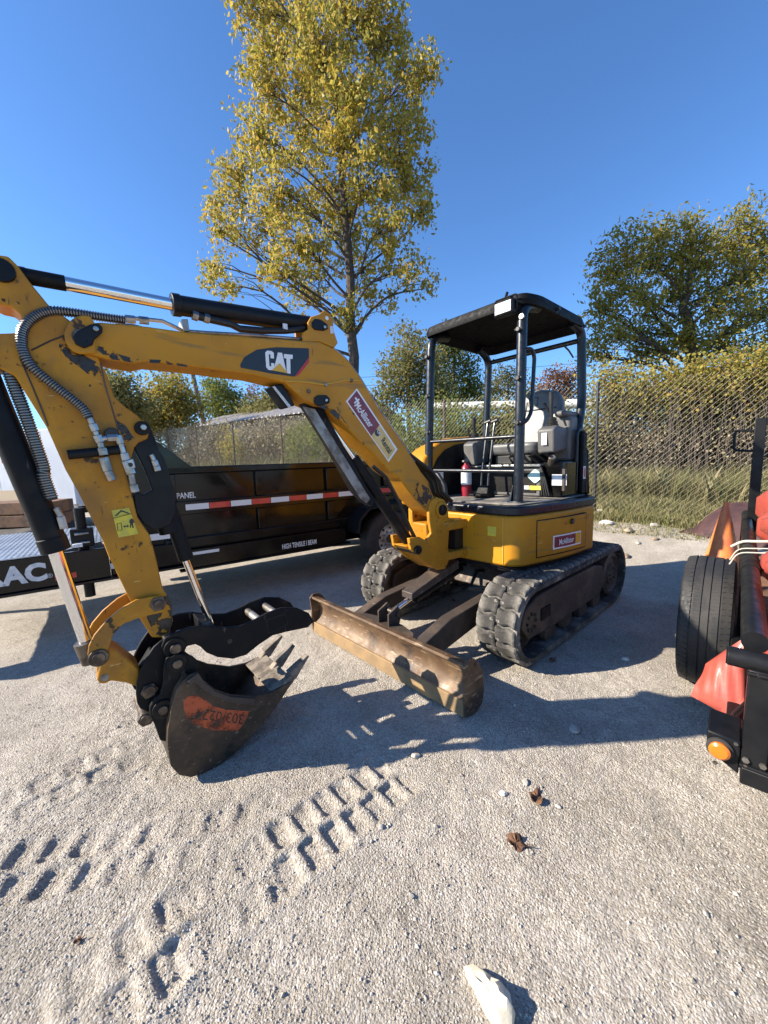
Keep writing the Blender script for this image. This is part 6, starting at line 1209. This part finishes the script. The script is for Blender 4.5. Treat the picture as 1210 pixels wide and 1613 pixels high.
RUB = ['%s %s of rubble on the gravel %s' % q for q in [('white flat', 'slab', 'just right of the black fence post'), ('small grey', 'lump', 'below the grass edge near the black post'), ('brown', 'chunk', 'in front of the small grey lump'), ('white', 'chunk', 'against the grass, left of the middle'), ('small grey', 'bit', 'in the middle of the strip'), ('large white', 'chunk', 'at the grass edge in the middle'), ('brown', 'lump', 'right of the large white chunk'), ('small grey', 'bit', 'behind the rear end of the track'), ('nearest brown', 'lump', 'by the rear end of the track'), ('tiny white', 'bit', 'touching the rear of the track'), ('tiny grey', 'bit', 'left of the bare middle strip'), ('tiny brown', 'bit', 'on the bare middle strip'), ('white', 'chunk', 'left of the maroon sheet'), ('tiny grey', 'bit', 'at the tip of the maroon sheet'), ('leftmost white', 'slab', 'at the foot of the black fence post'), ('grey', 'lump', 'half hidden in grass by the black post'), ('white', 'lump', 'half hidden in grass farther right')]]
for px, py, s_, m in [(955, 840, .10, 'rock_white'), (975, 836, .07, 'rock'), (990, 848, .09, 'rock_brown'), (1012, 838, .08, 'rock_white'), (1030, 845, .06, 'rock'), (1042, 836, .10, 'rock_white'), (1060, 842, .07, 'rock_brown'), (962, 858, .06, 'rock'), (985, 868, .07, 'rock_brown'), (950, 868, .05, 'rock_white'), (1005, 858, .05, 'rock'), (1032, 856, .05, 'rock_brown'), (1078, 836, .08, 'rock_white'), (1090, 845, .05, 'rock'), (945, 828, .09, 'rock_white'), (970, 824, .06, 'rock'), (998, 826, .08, 'rock_white')]:
    P = at_z(px, py, .12); k += 1
    rock('rubble_piece', P[0], P[1], s_, 100 + k, m, RUB[k - 1], 'rubble', 'rubble below the fence', (1.2, .8, .5), rg.random() * 6)
stn = [(793, 1250, .016, 'rock_white', 'small white stone casting a shadow beside the upper brown leaf'), (905, 1150, .030, 'rock', 'grey stone lying in the shadow of the stick'), (985, 1040, .022, 'rock_white', 'white stone at the edge of the track shadow'), (655, 1190, .020, 'rock', 'pale stone in the bucket shadow'), (828, 1232, .016, 'rock', 'flat grey stone above the upper brown leaf'), (648, 1410, .009, 'rock', 'tiny pale pebble on open gravel left of the lower leaf'), (460, 1473, .008, 'rock', 'tiny pale pebble below the track print'), (1112, 1440, .009, 'rock', 'pebble on the open gravel at lower right'), (880, 1268, .011, 'rock', 'pebble right of the upper brown leaf'), (600, 1300, .012, 'rock', 'pebble beside the track print')]
for k, (px, py, r_, m, lb) in enumerate(stn):
    P = at_z(px, py); rock('stone', P[0], P[1], r_, 200 + k, m, lb, 'stone', 'loose stones on the gravel', (1.2, .9, .6), k * 1.1)
# pale broken chunk at the bottom edge
oc = at_z(770, 1572); g = np.random.default_rng(3); z0_ = gz(oc[0], oc[1])
ol = [at_z(x, y) - oc for x, y in [(728, 1519), (741, 1519), (757, 1528), (775, 1543), (795, 1560), (808, 1582), (815, 1606), (812, 1632), (794, 1634), (780, 1616), (766, 1600), (757, 1580), (745, 1556), (733, 1536)]]
ce = np.mean(ol, axis=0); V = []; lay = [(1.0, -.012), (1.03, .012), (.97, .028), (.72, .038), (.38, .042)]; no = len(ol)
for sc_, zz in lay:
    for k, p in enumerate(ol): q = ce + (p - ce) * sc_ * .9 * (1 + .025 * g.normal()); V.append((q[0], q[1], zz + .002 * g.normal() + (.010 if k in (4, 5, 6) else -.006 if k in (0, 1, 13) else 0) * (zz > 0)))
F = [(i * no + j, i * no + (j + 1) % no, (i + 1) * no + (j + 1) % no, (i + 1) * no + j) for i in range(len(lay) - 1) for j in range(no)] + [tuple(range(no))[::-1], tuple(range((len(lay) - 1) * no, len(lay) * no))]
ch = MB().add(V, F).build('debris_chunk', 'foam_chunk', None, angle=32); ch.location = (oc[0], oc[1], z0_); tag(ch, 'cream wedge shaped chunk of debris at the bottom edge', 'debris')
# fallen leaves
def leaf(px, py, size, rz, label, seed, m='leaf_brown'):
    g = np.random.default_rng(seed); P = at_z(px, py); out = []
    for k in range(20):
        a = 2 * math.pi * k / 20; lob = .72 + .28 * abs(math.cos(2.5 * a)) ** 1.5; out.append((math.cos(a) * size * lob, math.sin(a) * size * .8 * lob))
    V = [(0, 0, size * .05)] + [(x * .5, y * .5, size * .12 * math.sin(3 * i + seed)) for i, (x, y) in enumerate(out)] + [(x, y, size * (.18 + .22 * math.sin(i * .9 + seed))) for i, (x, y) in enumerate(out)]
    F = [(0, 1 + i, 1 + (i + 1) % 20) for i in range(20)] + [(1 + i, 21 + i, 21 + (i + 1) % 20, 1 + (i + 1) % 20) for i in range(20)]
    mb = MB().add(V, F); mb.tube([(size * .9, 0, .006), (size * 1.5, size * .15, .012)], .0018, 5); o = mb.build('fallen_leaf', m, None, fix=False, angle=60); sd = o.modifiers.new('thick', 'SOLIDIFY'); sd.thickness = .0008
    o.location = (P[0], P[1], gz(P[0], P[1]) + .006); o.rotation_euler = (.1, .12, rz); return tag(o, label, 'leaf', 'fallen leaves on the gravel')
leaf(813, 1326, .040, -.4, 'curled brown leaf lying on open gravel, nearer of two', 3); leaf(845, 1256, .042, 1.1, 'dark brown crumpled leaf beside the white stone, farther of two', 8)
leaf(122, 1478, .012, .3, 'tiny reddish leaf on the gravel at lower left', 5); leaf(870, 1040, .030, .5, 'brown leaf in the shadow beside the right track', 12); leaf(715, 945, .03, 1.5, 'brown leaf on the ground between the blade arms', 14)
